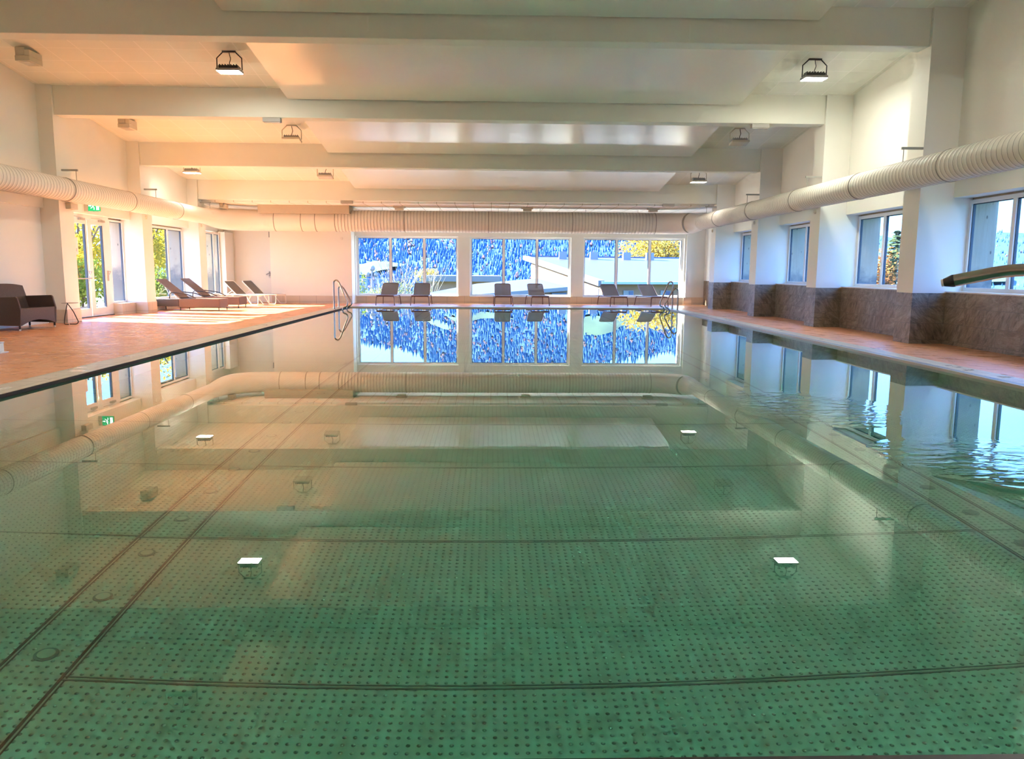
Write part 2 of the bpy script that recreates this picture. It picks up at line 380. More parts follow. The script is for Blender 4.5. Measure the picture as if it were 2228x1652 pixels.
def empty(name, loc=(0, 0, 0), rz=0.0, label=None, cat=None, group=None):
    o = bpy.data.objects.new(name, None); COL.objects.link(o); o.location = loc; o.rotation_euler = (0, 0, rz); o.empty_display_size = 0.1
    if label: tag(o, label, cat, group)
    return o
def copy_tree(o, parent=None):
    c_ = o.copy(); COL.objects.link(c_); c_.parent = parent
    for ch in [x for x in o.children]: copy_tree(ch, c_)
    return c_

# ------------------------------------------------------------------ room shell
def ring_mesh(levels, xo=None):
    mb = MB()
    for (d0, z0), (d1, z1) in zip(levels[:-1], levels[1:]):
        R = []
        for d, z in ((d0, z0), (d1, z1)):
            if d is None: x0, x1, y0, y1 = xo
            else: x0, x1, y0, y1 = PX0 - d, PX1 + d, PY0 - d, PY1 + d
            R.append([(x0, y0, z), (x1, y0, z), (x1, y1, z), (x0, y1, z)])
        vs = R[0] + R[1]; mb.add(vs, [(i, (i + 1) % 4, 4 + (i + 1) % 4, 4 + i)[::-1] for i in range(4)])
    return mb
struct('floor', ring_mesh([(0.40, 0.03), (2.0, ZF), (None, ZF)], (OL, OR, -3.4, 31.0)), 'deck')
# pool basin
b = MB()
b.add([(PX0, PY0, PD), (PX1, PY0, PD), (PX1, PY1, PD), (PX0, PY1, PD)], [(0, 1, 2, 3)])
struct('pool_floor', b, 'steel_dots')
b = MB()
for (xa, ya, xb, yb) in ((PX0, PY0, PX0, PY1), (PX0, PY1, PX1, PY1), (PX1, PY1, PX1, PY0), (PX1, PY0, PX0, PY0)):
    b.add([(xa, ya, PD), (xb, yb, PD), (xb, yb, 0.0), (xa, ya, 0.0)], [(0, 1, 2, 3)])
struct('pool_wall', b, 'steel')
b = MB()
for X in (-2.056, -1.768, 2.925, 3.17):
    b.box(X - 0.006, X + 0.006, PY0, PY1, PD, PD + 0.006)
    b.box(X + 0.016, X + 0.022, PY0, PY1, PD, PD + 0.004)
struct('trim_1', b, 'seam_dark')
b = MB()
yy = 3.05
while yy < 24:
    b.box(PX0, -2.056, yy + .02, yy + 0.034, PD, PD + 0.004); b.box(-1.768, 2.925, yy, yy + 0.010, PD, PD + 0.005); b.box(-1.768, 2.925, yy + 0.022, yy + 0.03, PD, PD + 0.004)
    if abs(yy - 4.44) < .1: b.box(-2.056, -1.768, yy, yy + .012, PD, PD + .005); b.box(2.925, 3.17, yy, yy + .012, PD, PD + .005)
    yy += 1.38
struct('trim_2', b, plain('pool_weld', (0.22, 0.23, 0.20, 1), 0.5))
k = 0
for X in (-1.917, 3.065):
    y = 2.72
    while y < 9.5:
        r = 0.050 if (X > 0 or abs(y - 3.22) < 0.1) else 0.046
        d = empty('floor_inlet', (X, y, PD))
        a = MB().disc((0, 0, 0), r, 0.006).build('inlet_ring', 'drain', d); MB().disc((0, 0, 0.006), r * 0.72, 0.012).build('inlet_cap', 'steel' if X < 0 else 'drain', d)
        side = 'left' if X < 0 else 'right'
        ordi = ['nearest', 'second', 'third', 'fourth', 'fifth', 'sixth', 'seventh', 'eighth', 'ninth', 'tenth', 'eleventh', 'twelfth', 'thirteenth', 'fourteenth']
        n_ = int(round((y - 2.72) / 0.502))
        tag(d, 'round inlet disc in the %s pool floor strip, %s from the near edge' % (side, ordi[n_]), 'pool inlet', 'round inlets along the pool floor strips')
        y += 0.502
# rim and coping
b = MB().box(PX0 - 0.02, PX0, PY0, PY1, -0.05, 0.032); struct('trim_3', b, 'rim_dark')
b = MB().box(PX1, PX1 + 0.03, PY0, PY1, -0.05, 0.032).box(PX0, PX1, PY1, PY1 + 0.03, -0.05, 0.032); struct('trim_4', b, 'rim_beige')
b = MB().box(PX1 + 0.03, PX1 + 0.13, PY0, PY1, -0.02, 0.030); tag(b.build('overflow_grate', 'grate'), 'blue grey slotted overflow grate along the right edge of the pool', 'drain grate')
b = MB().box(PX0 - 0.40, PX0 - 0.02, PY0 - .5, PY1 + 0.40, -0.05, 0.031).box(PX1 + 0.13, PX1 + 0.40, PY0 - .5, PY1 + 0.40, -0.05, 0.031).box(PX0 - 0.02, PX1 + 0.13, PY1 + 0.03, PY1 + 0.40, -0.05, 0.031)
struct('trim_5', b, 'coping')
b = MB().box(PX0 - 0.02, PX1 + 0.13, PY0 - 0.5, PY0, -0.05, 0.012); struct('trim_6', b, 'near_stone')
# water surface
b = MB(); b.add([(PX0, PY0, 0), (PX1, PY0, 0), (PX1, PY1, 0), (PX0, PY1, 0)], [(0, 1, 2, 3)])
wt = b.build('pool_water', 'water'); tag(wt, 'still green water filling the long swimming pool', 'water')

# ceiling
ya, yb = -3.4, 27.05
b = MB(); b.add([(OL, ya, zc(ya)), (OR, ya, zc(ya)), (OR, yb, zc(yb)), (OL, yb, zc(yb)), (OL, ya, zc(ya) + .3), (OR, ya, zc(ya) + .3), (OR, yb, zc(yb) + .3), (OL, yb, zc(yb) + .3)],
                [(0, 3, 2, 1), (4, 5, 6, 7), (0, 1, 5, 4), (1, 2, 6, 5), (2, 3, 7, 6), (3, 0, 4, 7)])
struct('ceiling', b, 'ceil')
b = MB().box(OL, OR, 27.05, 31.0, 3.42, 4.4); o = struct('ceiling', b, 'ceil2')
# beams
for i, Y in enumerate(YC):
    y0, y1 = Y + 0.06, Y + 0.44
    pts = [(y0, zb(Y)), (y1, zb(Y)), (y1, zc(y1) + 0.02), (y0, zc(y0) + 0.02)]
    struct('trim_%d' % (10 + i), MB().prism(pts, 0, XL, XR), 'beam', bevel=0.012)
b = MB().box(-2.13, -2.10, Y1 + .05, Y1 + .06, 5.23, 5.47).box(3.39, 3.42, Y1 + .05, Y1 + .06, 5.13, 5.42)
struct('trim_30', b, 'paint')
# stretched glossy panels between the beams
YB = [YC[0] - 4.245] + YC
for i in range(1, 8):
    Y0, Y1_ = YB[i - 1] + 0.44 + 0.02, YB[i] + 0.06 - 0.06
    zt_ = lambda y: zc(y) - 0.25
    vs = []
    for y in (Y0, Y1_):
        for x in (-4.55, 5.62): vs += [(x, y, zt_(y)), (x, y, zc(y) - 0.02)]
    b = MB().add(vs, [(0, 4, 6, 2), (1, 3, 7, 5), (0, 2, 3, 1), (4, 5, 7, 6), (0, 1, 5, 4), (2, 6, 7, 3)])
    o = b.build('ceiling_panel', 'panel')
    pl = {7: 'glossy white ceiling panel in the bay behind the fourth visible beam', 4: 'glossy white ceiling panel cut off by the top of the frame, before the nearest beam',
          5: 'largest fully seen glossy ceiling panel, just behind the nearest beam', 6: 'glossy white ceiling panel with window reflections between second and third beam'}
    pl = {4: 'pale ceiling panel cut off by the top of the photo, before the nearest beam', 5: 'pale glossy ceiling panel just behind the nearest beam, widest in view',
          6: 'pale glossy ceiling panel between the second and third beams with white reflections', 7: 'pale glossy ceiling panel between third and fourth beams, with green reflections'}.get(i, 'glossy ceiling panel above the near end of the pool, out of view')
    tag(o, pl, 'ceiling panel', 'suspended ceiling panels')
# right wall
ends = [-3.4] + YC
b = MB(); tl = MB(); sill = MB()
for i, Y in enumerate(YC):
    w = 0.56
    b.prism([(Y, 0.85), (Y + w, 0.85), (Y + w, zc(Y + w)), (Y, zc(Y))], 0, XR, OR)
    tl.box(XR, OR, Y, Y + w, -0.12, 0.85)
for i in range(len(YC) + 1):
    y0 = (YC[i - 1] + 0.56) if i > 0 else -3.4
    y1 = YC[i] if i < len(YC) else 30.2
    if i == 0:
        b.prism([(y0, 0.85), (y1, 0.85), (y1, zc(y1)), (y0, zc(y0))], 0, WR, OR); tl.box(WR, OR, y0, y1, -0.12, 0.85); continue
    b.prism([(y0, 2.54), (y1, 2.54), (y1, zc(y1)), (y0, zc(y0))], 0, WR, OR)
    tl.box(WR, OR, y0, y1, -0.12, 0.862); sill.box(WR - 0.012, OR + 0.03, y0, y1, 0.862, 0.885)
b.box(WR, OR, 29.35, 30.2, 0.885, 2.54)
struct('wall_right', b, 'paint'); struct('wall_right', tl, 'slate'); struct('trim_20', sill, 'white')
# left wall
b = MB(); cr_ = MB()
for Y in YC:
    w = 0.61
    b.prism([(Y, -0.12), (Y + w, -0.12), (Y + w, zc(Y + w)), (Y, zc(Y))], 0, OL, XL)
for Y in (Y2, Y3, Y4):
    cr_.box(OL, XL + 0.02, Y - 0.005, Y + 0.62, -0.12, 0.24)
for i in range(len(YC) + 1):
    y0 = (YC[i - 1] + 0.61) if i > 0 else -3.4
    y1 = YC[i] if i < len(YC) else 30.2
    b.prism([(y0, 2.53), (y1, 2.53), (y1, zc(y1)), (y0, zc(y0))], 0, OL, WL)
    if i <= 4: b.box(OL, WL - 0.09, y0, y1, -0.12, 2.53)
struct('wall_left', b, 'paint')
# plinths under left glazing
b = MB().box(OL, WL + 0.02, 21.66, Y3, -0.12, 0.235).box(OL, WL, Y3 + 0.61, Y4, -0.12, 0.235).box(OL, -9.84, Y4 + 0.61, 29.25, -0.12, 0.235)
struct('trim_21', b, 'cream', bevel=0.01); struct('trim_22', cr_, 'cream', bevel=0.008)
b = MB().box(OL, XL, 29.25, 30.2, -0.12, 2.53); struct('wall_left', b, 'paint')
b = MB().box(WL - 0.09, WL - 0.07, -3.4, Y2, ZF, 0.06); struct('baseboard_left', b, 'white')
# far wall
wins = [(-5.17, -1.27), (-0.82, 3.06), (3.54, 7.44)]
b = MB()
FW = 30.2
b.box(-8.2, -5.20, 29.5, 31.0, -0.12, 3.6)
xs = [-5.20] + [q for w in wins for q in w] + [OR]
for i in range(0, len(xs), 2):
    if xs[i + 1] > xs[i]: b.box(xs[i], xs[i + 1], FW, 31.0, -0.12, 3.6)
for (x0, x1) in wins:
    b.box(x0, x1, FW, 31.0, 2.47, 3.6); b.box(x0, x1, FW + 0.04, 31.0, -0.12, 0.19)
b.box(OL, -8.2, FW, 31.0, -0.12, 3.6)
b.box(7.50, 7.74, FW - 0.1, FW, ZF, 3.42)
struct('wall_far', b, 'paint')
b = MB().box(-8.19, -5.21, 29.48, 29.5, -0.1, 0.22)
for i in range(2, len(xs) - 2, 2): b.box(xs[i], xs[i + 1], FW - 0.03, FW, -0.1, 0.22)
for (x0, x1) in wins: b.box(x0, x1, FW + 0.02, FW + 0.04, -0.1, 0.185)
b.box(7.44, 7.76, FW - 0.13, FW - 0.1, -0.1, 0.22); b.box(7.76, 8.23, FW - 0.03, FW, -0.1, 0.22)
struct('baseboard_far', b, 'cream')
b = MB()
for (x0, x1) in wins: b.box(x0 - 0.02, x1 + 0.02, FW - 0.01, 31.1, 0.19, 0.215)
struct('trim_23', b, 'white')
b = MB().box(-8.15, -4.98, 27.95, 29.5, 3.14, 3.42); struct('trim_24', b, plain('soffit_shaded', (0.52, 0.45, 0.34, 1), 0.7))  # shadow of the duct put into the soffit's brown colour
# near wall behind the camera
b = MB().box(OL, OR, -3.7, -3.4, -0.12, 8.3); struct('wall_near', b, 'paint')
# board linings of the outer reveals
b = MB()
for i, Y in enumerate(YC):
    if i < 6 or True: b.box(GR + 0.05, OR + 0.06, Y - 0.03, Y, 0.885, 2.54)
for Y in (Y3, Y4): b.box(OL - 0.03, GL - 0.05, Y - 0.03, Y, 0.2, 2.53)
b.box(OL - 0.03, -10.0, 29.22, 29.25, 0.2, 2.53)
struct('trim_25', b, 'reveal')
b = MB()
for i in range(1, len(YC)): b.box(GR + 0.05, OR + 0.06, YC[i - 1] + 0.56, YC[i], 2.50, 2.54)
b.box(OL - .03, GL - .05, Y3 + .61, Y4, 2.49, 2.53); b.box(OL - .03, GL - .05, Y2 + .61, Y3, 2.49, 2.53)
struct('trim_26', b, 'reveal')

# ------------------------------------------------------------------ windows
wcount = [0]
def portal(axis, plane, a0, a1, z0, z1):
    l_ = bpy.data.lights.new('window_daylight', 'AREA'); l_.shape = 'RECTANGLE'; l_.size = a1 - a0; l_.size_y = z1 - z0; l_.energy = 1; l_.cycles.is_portal = True
    o = bpy.data.objects.new('window_daylight', l_); COL.objects.link(o)
    c_ = (a0 + a1) / 2; cz = (z0 + z1) / 2
    if axis == 0: o.location = (plane, c_, cz); o.rotation_euler = Vector((-1 if plane > 0 else 1, 0, 0)).to_track_quat('-Z', 'Z').to_euler()
    else: o.location = (c_, plane, cz); o.rotation_euler = Vector((0, -1, 0)).to_track_quat('-Z', 'Z').to_euler()
def window(axis, plane, a0, a1, z0, z1, divs, fr=0.07, depth=0.07, label=None, out=1, gasket=True):
    """axis 0: window in a plane X=plane spanning Y; axis 1: plane Y=plane spanning X. divs: mullion centres."""
    wcount[0] += 1
    e_ = empty('window_%d' % wcount[0], ((plane, (a0 + a1) / 2, z0) if axis == 0 else ((a0 + a1) / 2, plane, z0)))
    e_['kind'] = 'structure'
    O = e_.location.copy()
    def bx(mb, c0, c1, d0, d1, q0, q1):
        if axis == 0: mb.box(d0 - O.x, d1 - O.x, c0 - O.y, c1 - O.y, q0 - O.z, q1 - O.z)
        else: mb.box(c0 - O.x, c1 - O.x, d0 - O.y, d1 - O.y, q0 - O.z, q1 - O.z)
    portal(axis, plane, a0, a1, z0, z1)
    p0, p1 = sorted((plane, plane + out * depth))
    m = MB(); bx(m, a0, a1, p0, p1, z0, z0 + fr); bx(m, a0, a1, p0, p1, z1 - fr, z1)
    bx(m, a0, a0 + fr, p0, p1, z0 + fr, z1 - fr); bx(m, a1 - fr, a1, p0, p1, z0 + fr, z1 - fr)
    for c_ in divs: bx(m, c_ - 0.045, c_ + 0.045, p0, p1, z0 + fr, z1 - fr)
    m.build('window_frame', 'white', e_)
    ed = [a0 + fr] + [q for c_ in divs for q in (c_ - 0.045, c_ + 0.045)] + [a1 - fr]
    g0 = plane + out * depth * 0.5
    for i in range(0, len(ed), 2):
        m = MB(); bx(m, ed[i], ed[i + 1], g0, g0 + 0.006, z0 + fr, z1 - fr); m.build('glass_pane', 'glass', e_)
        m = MB(); gw = 0.014
        q0, q1 = sorted((plane + out * depth * 0.35, plane + out * depth * 1.02))
        bx(m, ed[i], ed[i] + gw, q0, q1, z0 + fr, z1 - fr); bx(m, ed[i + 1] - gw, ed[i + 1], q0, q1, z0 + fr, z1 - fr)
        bx(m, ed[i], ed[i + 1], q0, q1, z1 - fr - gw, z1 - fr)
        m.build('glazing_seal', 'gasket', e_)
    return e_
for (x0, x1) in wins:
    d = (x1 - x0) / 3
    window(1, FW + 0.20, x0, x1, 0.215, 2.47, [x0 + d + .005, x0 + 2 * d - .005])
for i in range(1, len(YC)):
    y0, y1 = YC[i - 1] + 0.56, YC[i]
    window(0, GR, y0, y1, 0.885, 2.50, [y1 - 1.22, y0 + 1.22])
window(0, GR, Y4 + 0.56, 29.35, 0.885, 2.50, [Y4 + 1.6])
window(0, GL, Y3 + 0.61, Y4, 0.235, 2.49, [Y4 - 1.20, Y3 + 1.75], out=-1)
window(0, -9.95, Y4 + 0.61, 29.22, 0.235, 2.49, [28.6], out=-1)
window(0, GL, 21.66, Y3, 0.235, 2.49, [], out=-1, fr=.05)
# double door, left
portal(0, GL, 18.93, 21.70, 0.1, 2.42)
dr = empty('door_1', (GL, 20.3, ZF)); dr['kind'] = 'structure'
def dbx(mb, x0, x1, y0, y1, z0, z1): return mb.box(x0 - GL, x1 - GL, y0 - 20.3, y1 - 20.3, z0 - ZF, z1 - ZF)
m = MB(); dbx(m, GL - .08, GL, 18.83, 18.93, ZF, 2.53); dbx(m, GL - .08, GL, 21.51, 21.66, ZF, 2.53); dbx(m, GL - .08, GL, 18.93, 21.51, 2.42, 2.53); m.build('door_frame', 'white', dr)
m = MB(); dbx(m, GL - .1, GL + .02, 18.93, 21.70, ZF - .01, ZF + .02); m.build('threshold', 'black', dr)
for j, (y0, y1) in enumerate(((18.95, 20.49), (20.51, 21.50))):
    m = MB(); s_w = 0.12; sl_, sr_ = ((.12, .07), (.2, .19))[j]; X0, X1 = GL - .06, GL + .005; zb_, zt2 = ZF + .03, 2.41
    dbx(m, X0, X1, y0, y0 + sl_, zb_, zt2); dbx(m, X0, X1, y1 - sr_, y1, zb_, zt2); dbx(m, X0, X1, y0 + sl_, y1 - sr_, zb_, zb_ + .20); dbx(m, X0, X1, y0 + sl_, y1 - sr_, zt2 - .11, zt2)
    lf = m.build('door_leaf', 'white', dr)
    m = MB(); dbx(m, GL - .035, GL - .029, y0 + sl_, y1 - sr_, zb_ + .20, zt2 - .11); m.build('door_glass', 'glass', lf)
    m = MB(); dbx(m, X0 - .002, X1 - .01, y1 - sr_ - .03, y1 - sr_, zb_ + .20, zt2 - .11); m.build('glazing_seal', 'gasket', lf)
    m = MB(); dbx(m, GL + .005, GL + .065, y1 - .42, y1 - .16, 2.38, 2.44); m.build('door_closer', 'grey', lf, bevel=0.006)
    m = MB(); m.tube([(0.06, y1 - .2 - 20.3, 2.43 - ZF), (0.12, y1 - .55 - 20.3, 2.45 - ZF), (0.03, y1 - .8 - 20.3, 2.46 - ZF)], 0.008, 6); m.build('closer_arm', 'grey', lf)
    m = MB(); dbx(m, GL + .005, GL + .03, y1 - .09, y1 - .04, 0.85, 1.12); m.tube([(0.03, y1 - .065 - 20.3, 1.10 - ZF), (.09, y1 - .065 - 20.3, 1.10 - ZF), (.09, y1 - .19 - 20.3, 1.0 - ZF)], 0.011, 6); m.build('door_handle', 'grey', lf)
m = MB(); m.tube(fillet([(.03, 20.42 - 20.3, .95 - ZF), (.13, 20.36 - 20.3, .93 - ZF), (.13, 19.15 - 20.3, .93 - ZF), (.03, 19.05 - 20.3, 1.02 - ZF)], .05), 0.014, 8); m.build('panic_bar', 'grey', dr)
m = MB(); m.tube([(-.14, 19.95 - 20.3, .75 - ZF), (-.14, 19.95 - 20.3, 1.45 - ZF)], 0.018, 8); m.tube([(-.14, 19.95 - 20.3, .9 - ZF), (-.04, 19.95 - 20.3, .9 - ZF)], .01, 6); m.tube([(-.14, 19.95 - 20.3, 1.3 - ZF), (-.04, 19.95 - 20.3, 1.3 - ZF)], .01, 6); m.build('pull_bar', 'white_metal', dr)
m = MB().box(GL - .026, GL - .022, 19.72, 20.06, 1.52, 1.95); tag(m.build('paper_notice', plain('paper', (0.8, 0.8, 0.8, 1), 0.7)), 'white paper notice stuck on the left leaf of the glass door', 'notice')
m = MB().box(GL - .0219, GL - .0215, 19.9, 20.0, 1.60, 1.68); tag(m.build('paper_notice', plain('print', (0.45, 0.45, 0.5, 1), 0.7)), 'small grey printed square on the white notice of the glass door', 'notice')
# far-left flush door
dr2 = empty('door_2', (-9.0, FW, ZF)); dr2['kind'] = 'structure'
m = MB().box(-.70, .76, -.05, 0, 0.01, 3.0); m.build('door_leaf', plain('door_paint', (0.80, 0.76, 0.70, 1), 0.5, var=.02), dr2, bevel=.005)
m = MB().box(.55, .60, -.062, -.05, 1.0, 1.18); m.tube([(.575, -.06, 1.12), (.575, -.11, 1.12), (.46, -.11, 1.06)], .013, 6); m.build('door_handle', 'bulk', dr2)
m = MB().box(.60, .74, -.12, -.05, 2.45, 2.66); m.build('door_closer', 'bulk', dr2)

# ------------------------------------------------------------------ ventilation duct
duct = empty('ventilation_duct', (0, 28.6, 2.9), 0, 'long white spiral air duct running round three walls above the windows', 'air duct')
DO = Vector(duct.location)
def dsec(P, rad, name='duct_section', ribs=0.115, rr=None):
    P = [Vector(p) for p in P]; pts = []; rad_l = []
    L = sum((P[i + 1] - P[i]).length for i in range(len(P) - 1))
    n = 28
    mb = MB(); acc = [0]
    for i in range(len(P) - 1): acc.append(acc[-1] + (P[i + 1] - P[i]).length)
    def at(s_):
        for i in range(len(P) - 1):
            if s_ <= acc[i + 1] + 1e-6:
                u = (s_ - acc[i]) / max(1e-9, acc[i + 1] - acc[i]); return P[i].lerp(P[i + 1], u)
        return P[-1]
    R = rr if rr else (lambda s_: rad)
    if ribs:
        s_ = 0.0
        while s_ < L - ribs * 0.5:
            for ds, dr_ in ((0, 0), (ribs - 0.022, 0), (ribs - 0.017, 0.004), (ribs - 0.005, 0.004)):
                if s_ + ds <= L: pts.append(at(s_ + ds) - DO); rad_l.append(R(s_ + ds) + dr_)
            s_ += ribs
        pts.append(at(L) - DO); rad_l.append(R(L))
    else:
        for a_ in acc: pts.append(at(a_) - DO); rad_l.append(R(a_))
    mb.tube(pts, rad, n, radii=rad_l); o = mb.build(name, 'duct', duct, smooth=True)
    # thin dark seams
    if ribs:
        sm = MB(); s_ = ribs
        while s_ < L - 0.01:
            a_, b_ = at(s_ - 0.008), at(s_ + 0.002)
            sm.tube([a_ - DO, b_ - DO], R(s_) + 0.005, n); s_ += ribs
        sm.build('spiral_seam', 'seam', o, smooth=False)
    return o
def ring(c, d, r):
    c = Vector(c); d = Vector(d).normalized() * 0.012
    MB().tube([c - d - DO, c + d - DO], r, 28).build('joint_ring', 'seam', duct)
RX, RZ, LX, LZ, FY, FZ = 7.28, 2.90, -9.44, 2.91, 28.6, 2.92
ys = [-3.0, 0.0, 3.1, 6.2, 9.4, 12.5, 15.56, 18.7, 21.9, 25.15]
for a_, b_ in zip(ys[:-1], ys[1:]): dsec([(RX, a_, RZ), (RX, b_, RZ)], 0.25)
for y in ys[4:]: ring((RX, y, RZ), (0, 1, 0), 0.262)
dsec([(RX, 25.15, RZ), (RX, 27.3, RZ)], 0.25)
ysl = [-3.0, 2.6, 5.7, 8.8, 11.8, 14.85, 17.9, 20.9, 24.0]
for a_, b_ in zip(ysl[:-1], ysl[1:]): dsec([(LX, a_, LZ), (LX, b_, LZ)], 0.25)
for y in ysl[5:]: ring((LX, y, LZ), (0, 1, 0), 0.262)
dsec([(LX, 24.0, LZ), (LX, 26.4, LZ)], 0.25, ribs=0)
# tapered elbows
def elbow(x, z, sgn, y0, xe):
    P = [(x, y0, z)]; n = 9
    cx_ = x - sgn * 1.25; R_ = 1.25
    for i in range(n + 1):
        a_ = (pi / 2) * i / n
        P.append((cx_ + sgn * R_ * cos(a_), FY - R_ + R_ * sin(a_), z + (FZ - z) * i / n))
    P.append((xe, FY, FZ)); return P
Pr = elbow(RX, RZ, 1, 27.3, 5.9)
dsec(Pr, 0.3, 'duct_elbow', 0, rr=lambda s_: 0.25 + (0.375 - 0.25) * min(1, max(0, (s_ - 0.1) / 0.7)))
Pl = elbow(LX, LZ, -1, 26.4, -7.7)
dsec(Pl, 0.3, 'duct_elbow', 0, rr=lambda s_: 0.25 + (0.375 - 0.25) * min(1, max(0, (s_ - 0.1) / 1.6)))
dsec([(-7.7, FY, FZ), (-5.55, FY, FZ)], 0.375, ribs=0)
for x in (-7.7, -6.75, -6.25, -5.55): ring((x, FY, FZ), (1, 0, 0), 0.384)
xs_ = [-5.55, -3.1, -0.1, 2.9, 5.9]
for a_, b_ in zip(xs_[:-1], xs_[1:]): dsec([(a_, FY, FZ), (b_, FY, FZ)], 0.375)
for x in xs_[1:]: ring((x, FY, FZ), (1, 0, 0), 0.386)
ring((7.02, 27.95, 2.91), (0.5, -1, 0), 0.345)
for x in (-4.95, -3.9, -1.85, 0.25, 1.75, 3.4, 5.3):
    MB().tube([Vector((x, FY, 3.41)) - DO, Vector((x, FY, 3.28)) - DO], 0.006, 6).build('hanger_rod', 'grey', duct)
# duct brackets
def bracket(x0, x1, y, xd, which):
    e_ = empty('duct_bracket', (x0, y, 3.39), 0, which, 'bracket', 'brackets carrying the air duct')
    MB().box(min(0, x1 - x0), max(0, x1 - x0), -.02, .02, -.02, .02).build('bracket_arm', 'grey', e_)
    q = Vector((xd - x0, 0, 0)); MB().tube([q, q + Vector((0, 0, -.26))], 0.008, 6).ball(q + Vector((0, 0, -.24)), .022, 5).build('hanger_rod', 'grey', e_)
nm = ['nearest', 'second', 'third', 'fourth']
for k, Y in enumerate((Y1, Y2, Y3, Y4)): bracket(XR, XR - 0.38, Y + 0.03, RX, 'grey duct bracket on the %s visible column of the right wall' % nm[k])
for k, Y in enumerate((Y2, Y3, Y4)): bracket(XL, XL + 0.36, Y + 0.22, LX, 'grey duct bracket on the %s visible column of the left wall' % nm[k])

# ------------------------------------------------------------------ lamps
def floodlight(loc, on, label, tilt=0.0, frame='black'):
    e_ = empty('floodlight', loc, 0, label, 'floodlight', 'floodlights under the ceiling')
    m = MB(); P = [(-.14, 0, 0), (-.24, 0, -.10), (-.24, 0, -.34), ]
    for s_ in (1, -1):
        m.tube([(s_ * .12, 0, -.012), (s_ * .245, 0, -.13), (s_ * .245, 0, -.36)], 0.012, 4)
    m.box(-.13, .13, -.03, .03, -.024, 0); m.build('yoke', frame, e_)
    R_ = Matrix.Translation((0, 0, -.36)) @ Matrix.Rotation(tilt, 4, 'X')
    m = MB().box(-.19, .19, -.10, .10, 0.015, .075, R_); 
    for k in range(7): m.box(-.18 + k * .055, -.165 + k * .055, -.09, .09, .075, .10, R_)
    hb = m.build('lamp_housing', 'bulk' if frame != 'black' else 'black', e_, bevel=.004)
    m = MB().box(-.23, .23, -.155, .155, -.035, .015, R_); m.build('lamp_rim', 'bulk' if frame == 'black' else 'box', e_, bevel=.015)
    m = MB().box(-.215, .215, -.14, .14, -.040, -.034, R_); m.build('lamp_glass', ('lamp_on' if frame == 'black' else 'lamp_soft') if on else 'lens_off', e_)
    m = MB().tube(fillet([(0, 0, 0), (.01, 0, -.08), (.03, 0, -.14), (.0, 0, -.22), (0, 0, -.28)], .03), .008, 6); m.build('lamp_cable', 'black', e_)
    return e_
def at_c(x, y): return (x, y, (zc(y) if y < 27 else 3.42))
floodlight(at_c(-5.2, 16.3), True, 'lit floodlight on a black yoke at upper left, behind the nearest beam', 0)
floodlight(at_c(6.5, 16.25), True, 'lit floodlight on a black yoke at upper right, behind the nearest beam', 0)
floodlight(at_c(-5.15, 20.9), False, 'unlit floodlight left of the ceiling panel, just behind the second beam', radians(-12), 'box')
floodlight(at_c(6.42, 20.7), False, 'unlit floodlight right of the ceiling panel, just behind the second beam', radians(-12), 'box')
floodlight(at_c(-9.0, 24.3), True, 'lit floodlight near the left wall between the third and fourth beams', 0, 'box')
floodlight(at_c(6.46, 24.8), True, 'lit floodlight near the right wall between the third and fourth beams', 0, 'box')
floodlight(at_c(-5.1, 24.7), False, 'unlit floodlight left of the ceiling panel between third and fourth beams', radians(-12), 'box')
floodlight(at_c(-5.06, 12.1), False, 'unlit floodlight seen only as a pale plate mirrored at lower left in the water', 0, 'box')
for x_ in (-5.2, 6.5):  # unseen lamps added above the near end to brighten the pool
    for y_ in (7.9, 3.6): floodlight(at_c(x_, y_), True, 'added unseen floodlight lighting the near end of the pool, beyond the top of the photo', 0)
def boxlamp(x, y, label, s_=1.0, rx=0.0):
    e_ = empty('box_lamp', (x, y, (zc(y) if y < 27 else 3.42)), 0, label, 'ceiling lamp', 'square box lamps on the ceiling'); e_.scale = (s_, s_, s_)
    MB().box(-.10, .08, -.12, .16, -.16, 0).build('lamp_base', 'box', e_, bevel=.008)
    m = MB().box(-.09, .20, -.16, .28, -.27, -.17).box(.10, .20, -.16, .28, -.17, -.06); m.build('lamp_hood', 'box', e_, bevel=.008)
    MB().box(-.05, .16, -.12, .24, -.276, -.27).build('lamp_glass', 'lens_off', e_)
boxlamp(-9.2, 16.3, 'beige box lamp at the top left corner, behind the nearest beam')
boxlamp(-9.2, 20.45, 'beige box lamp near the left wall, behind the second beam')
for x, y, l in ((-3.25, 28.15, 'beige box lamp above the far duct, left of three'), (1.27, 28.15, 'beige box lamp above the middle of the far duct'), (5.72, 28.0, 'beige box lamp above the right end of the far duct')):
    e_ = empty('box_lamp', (x, y, 3.42), 0, l, 'ceiling lamp', 'square box lamps on the ceiling')
    MB().box(-.20, .20, -.12, .12, -.06, 0).build('lamp_base', 'box', e_, bevel=.006); MB().box(-.15, .15, -.10, .10, -.13, -.06).build('lamp_glass', 'box', e_, bevel=.01)
boxlamp(-9.25, 27.6, 'small pale lamp under the far left corner of the ceiling', .7)
def emergency(x, Y, label):
    e_ = empty('emergency_light', (x, Y + 0.13, zb(Y) - 0.004), 0, label, 'emergency light', 'flat boxes fixed under the beams')
    MB().box(-.20, .20, -.07, .07, -.09, 0).build('housing', 'grey', e_, bevel=.006); MB().box(-.18, .18, -.05, .05, -.10, -.09).build('diffuser', 'lens_off', e_)
emergency(-4.95, Y2, 'grey box light under the second beam, on its left part'); emergency(6.15, Y2, 'grey box light under the second beam, on its right part')
emergency(-4.85, Y4, 'grey box light under the fourth beam, at its left part'); emergency(6.0, Y4, 'dark grey box light under the fourth beam, on its right part')
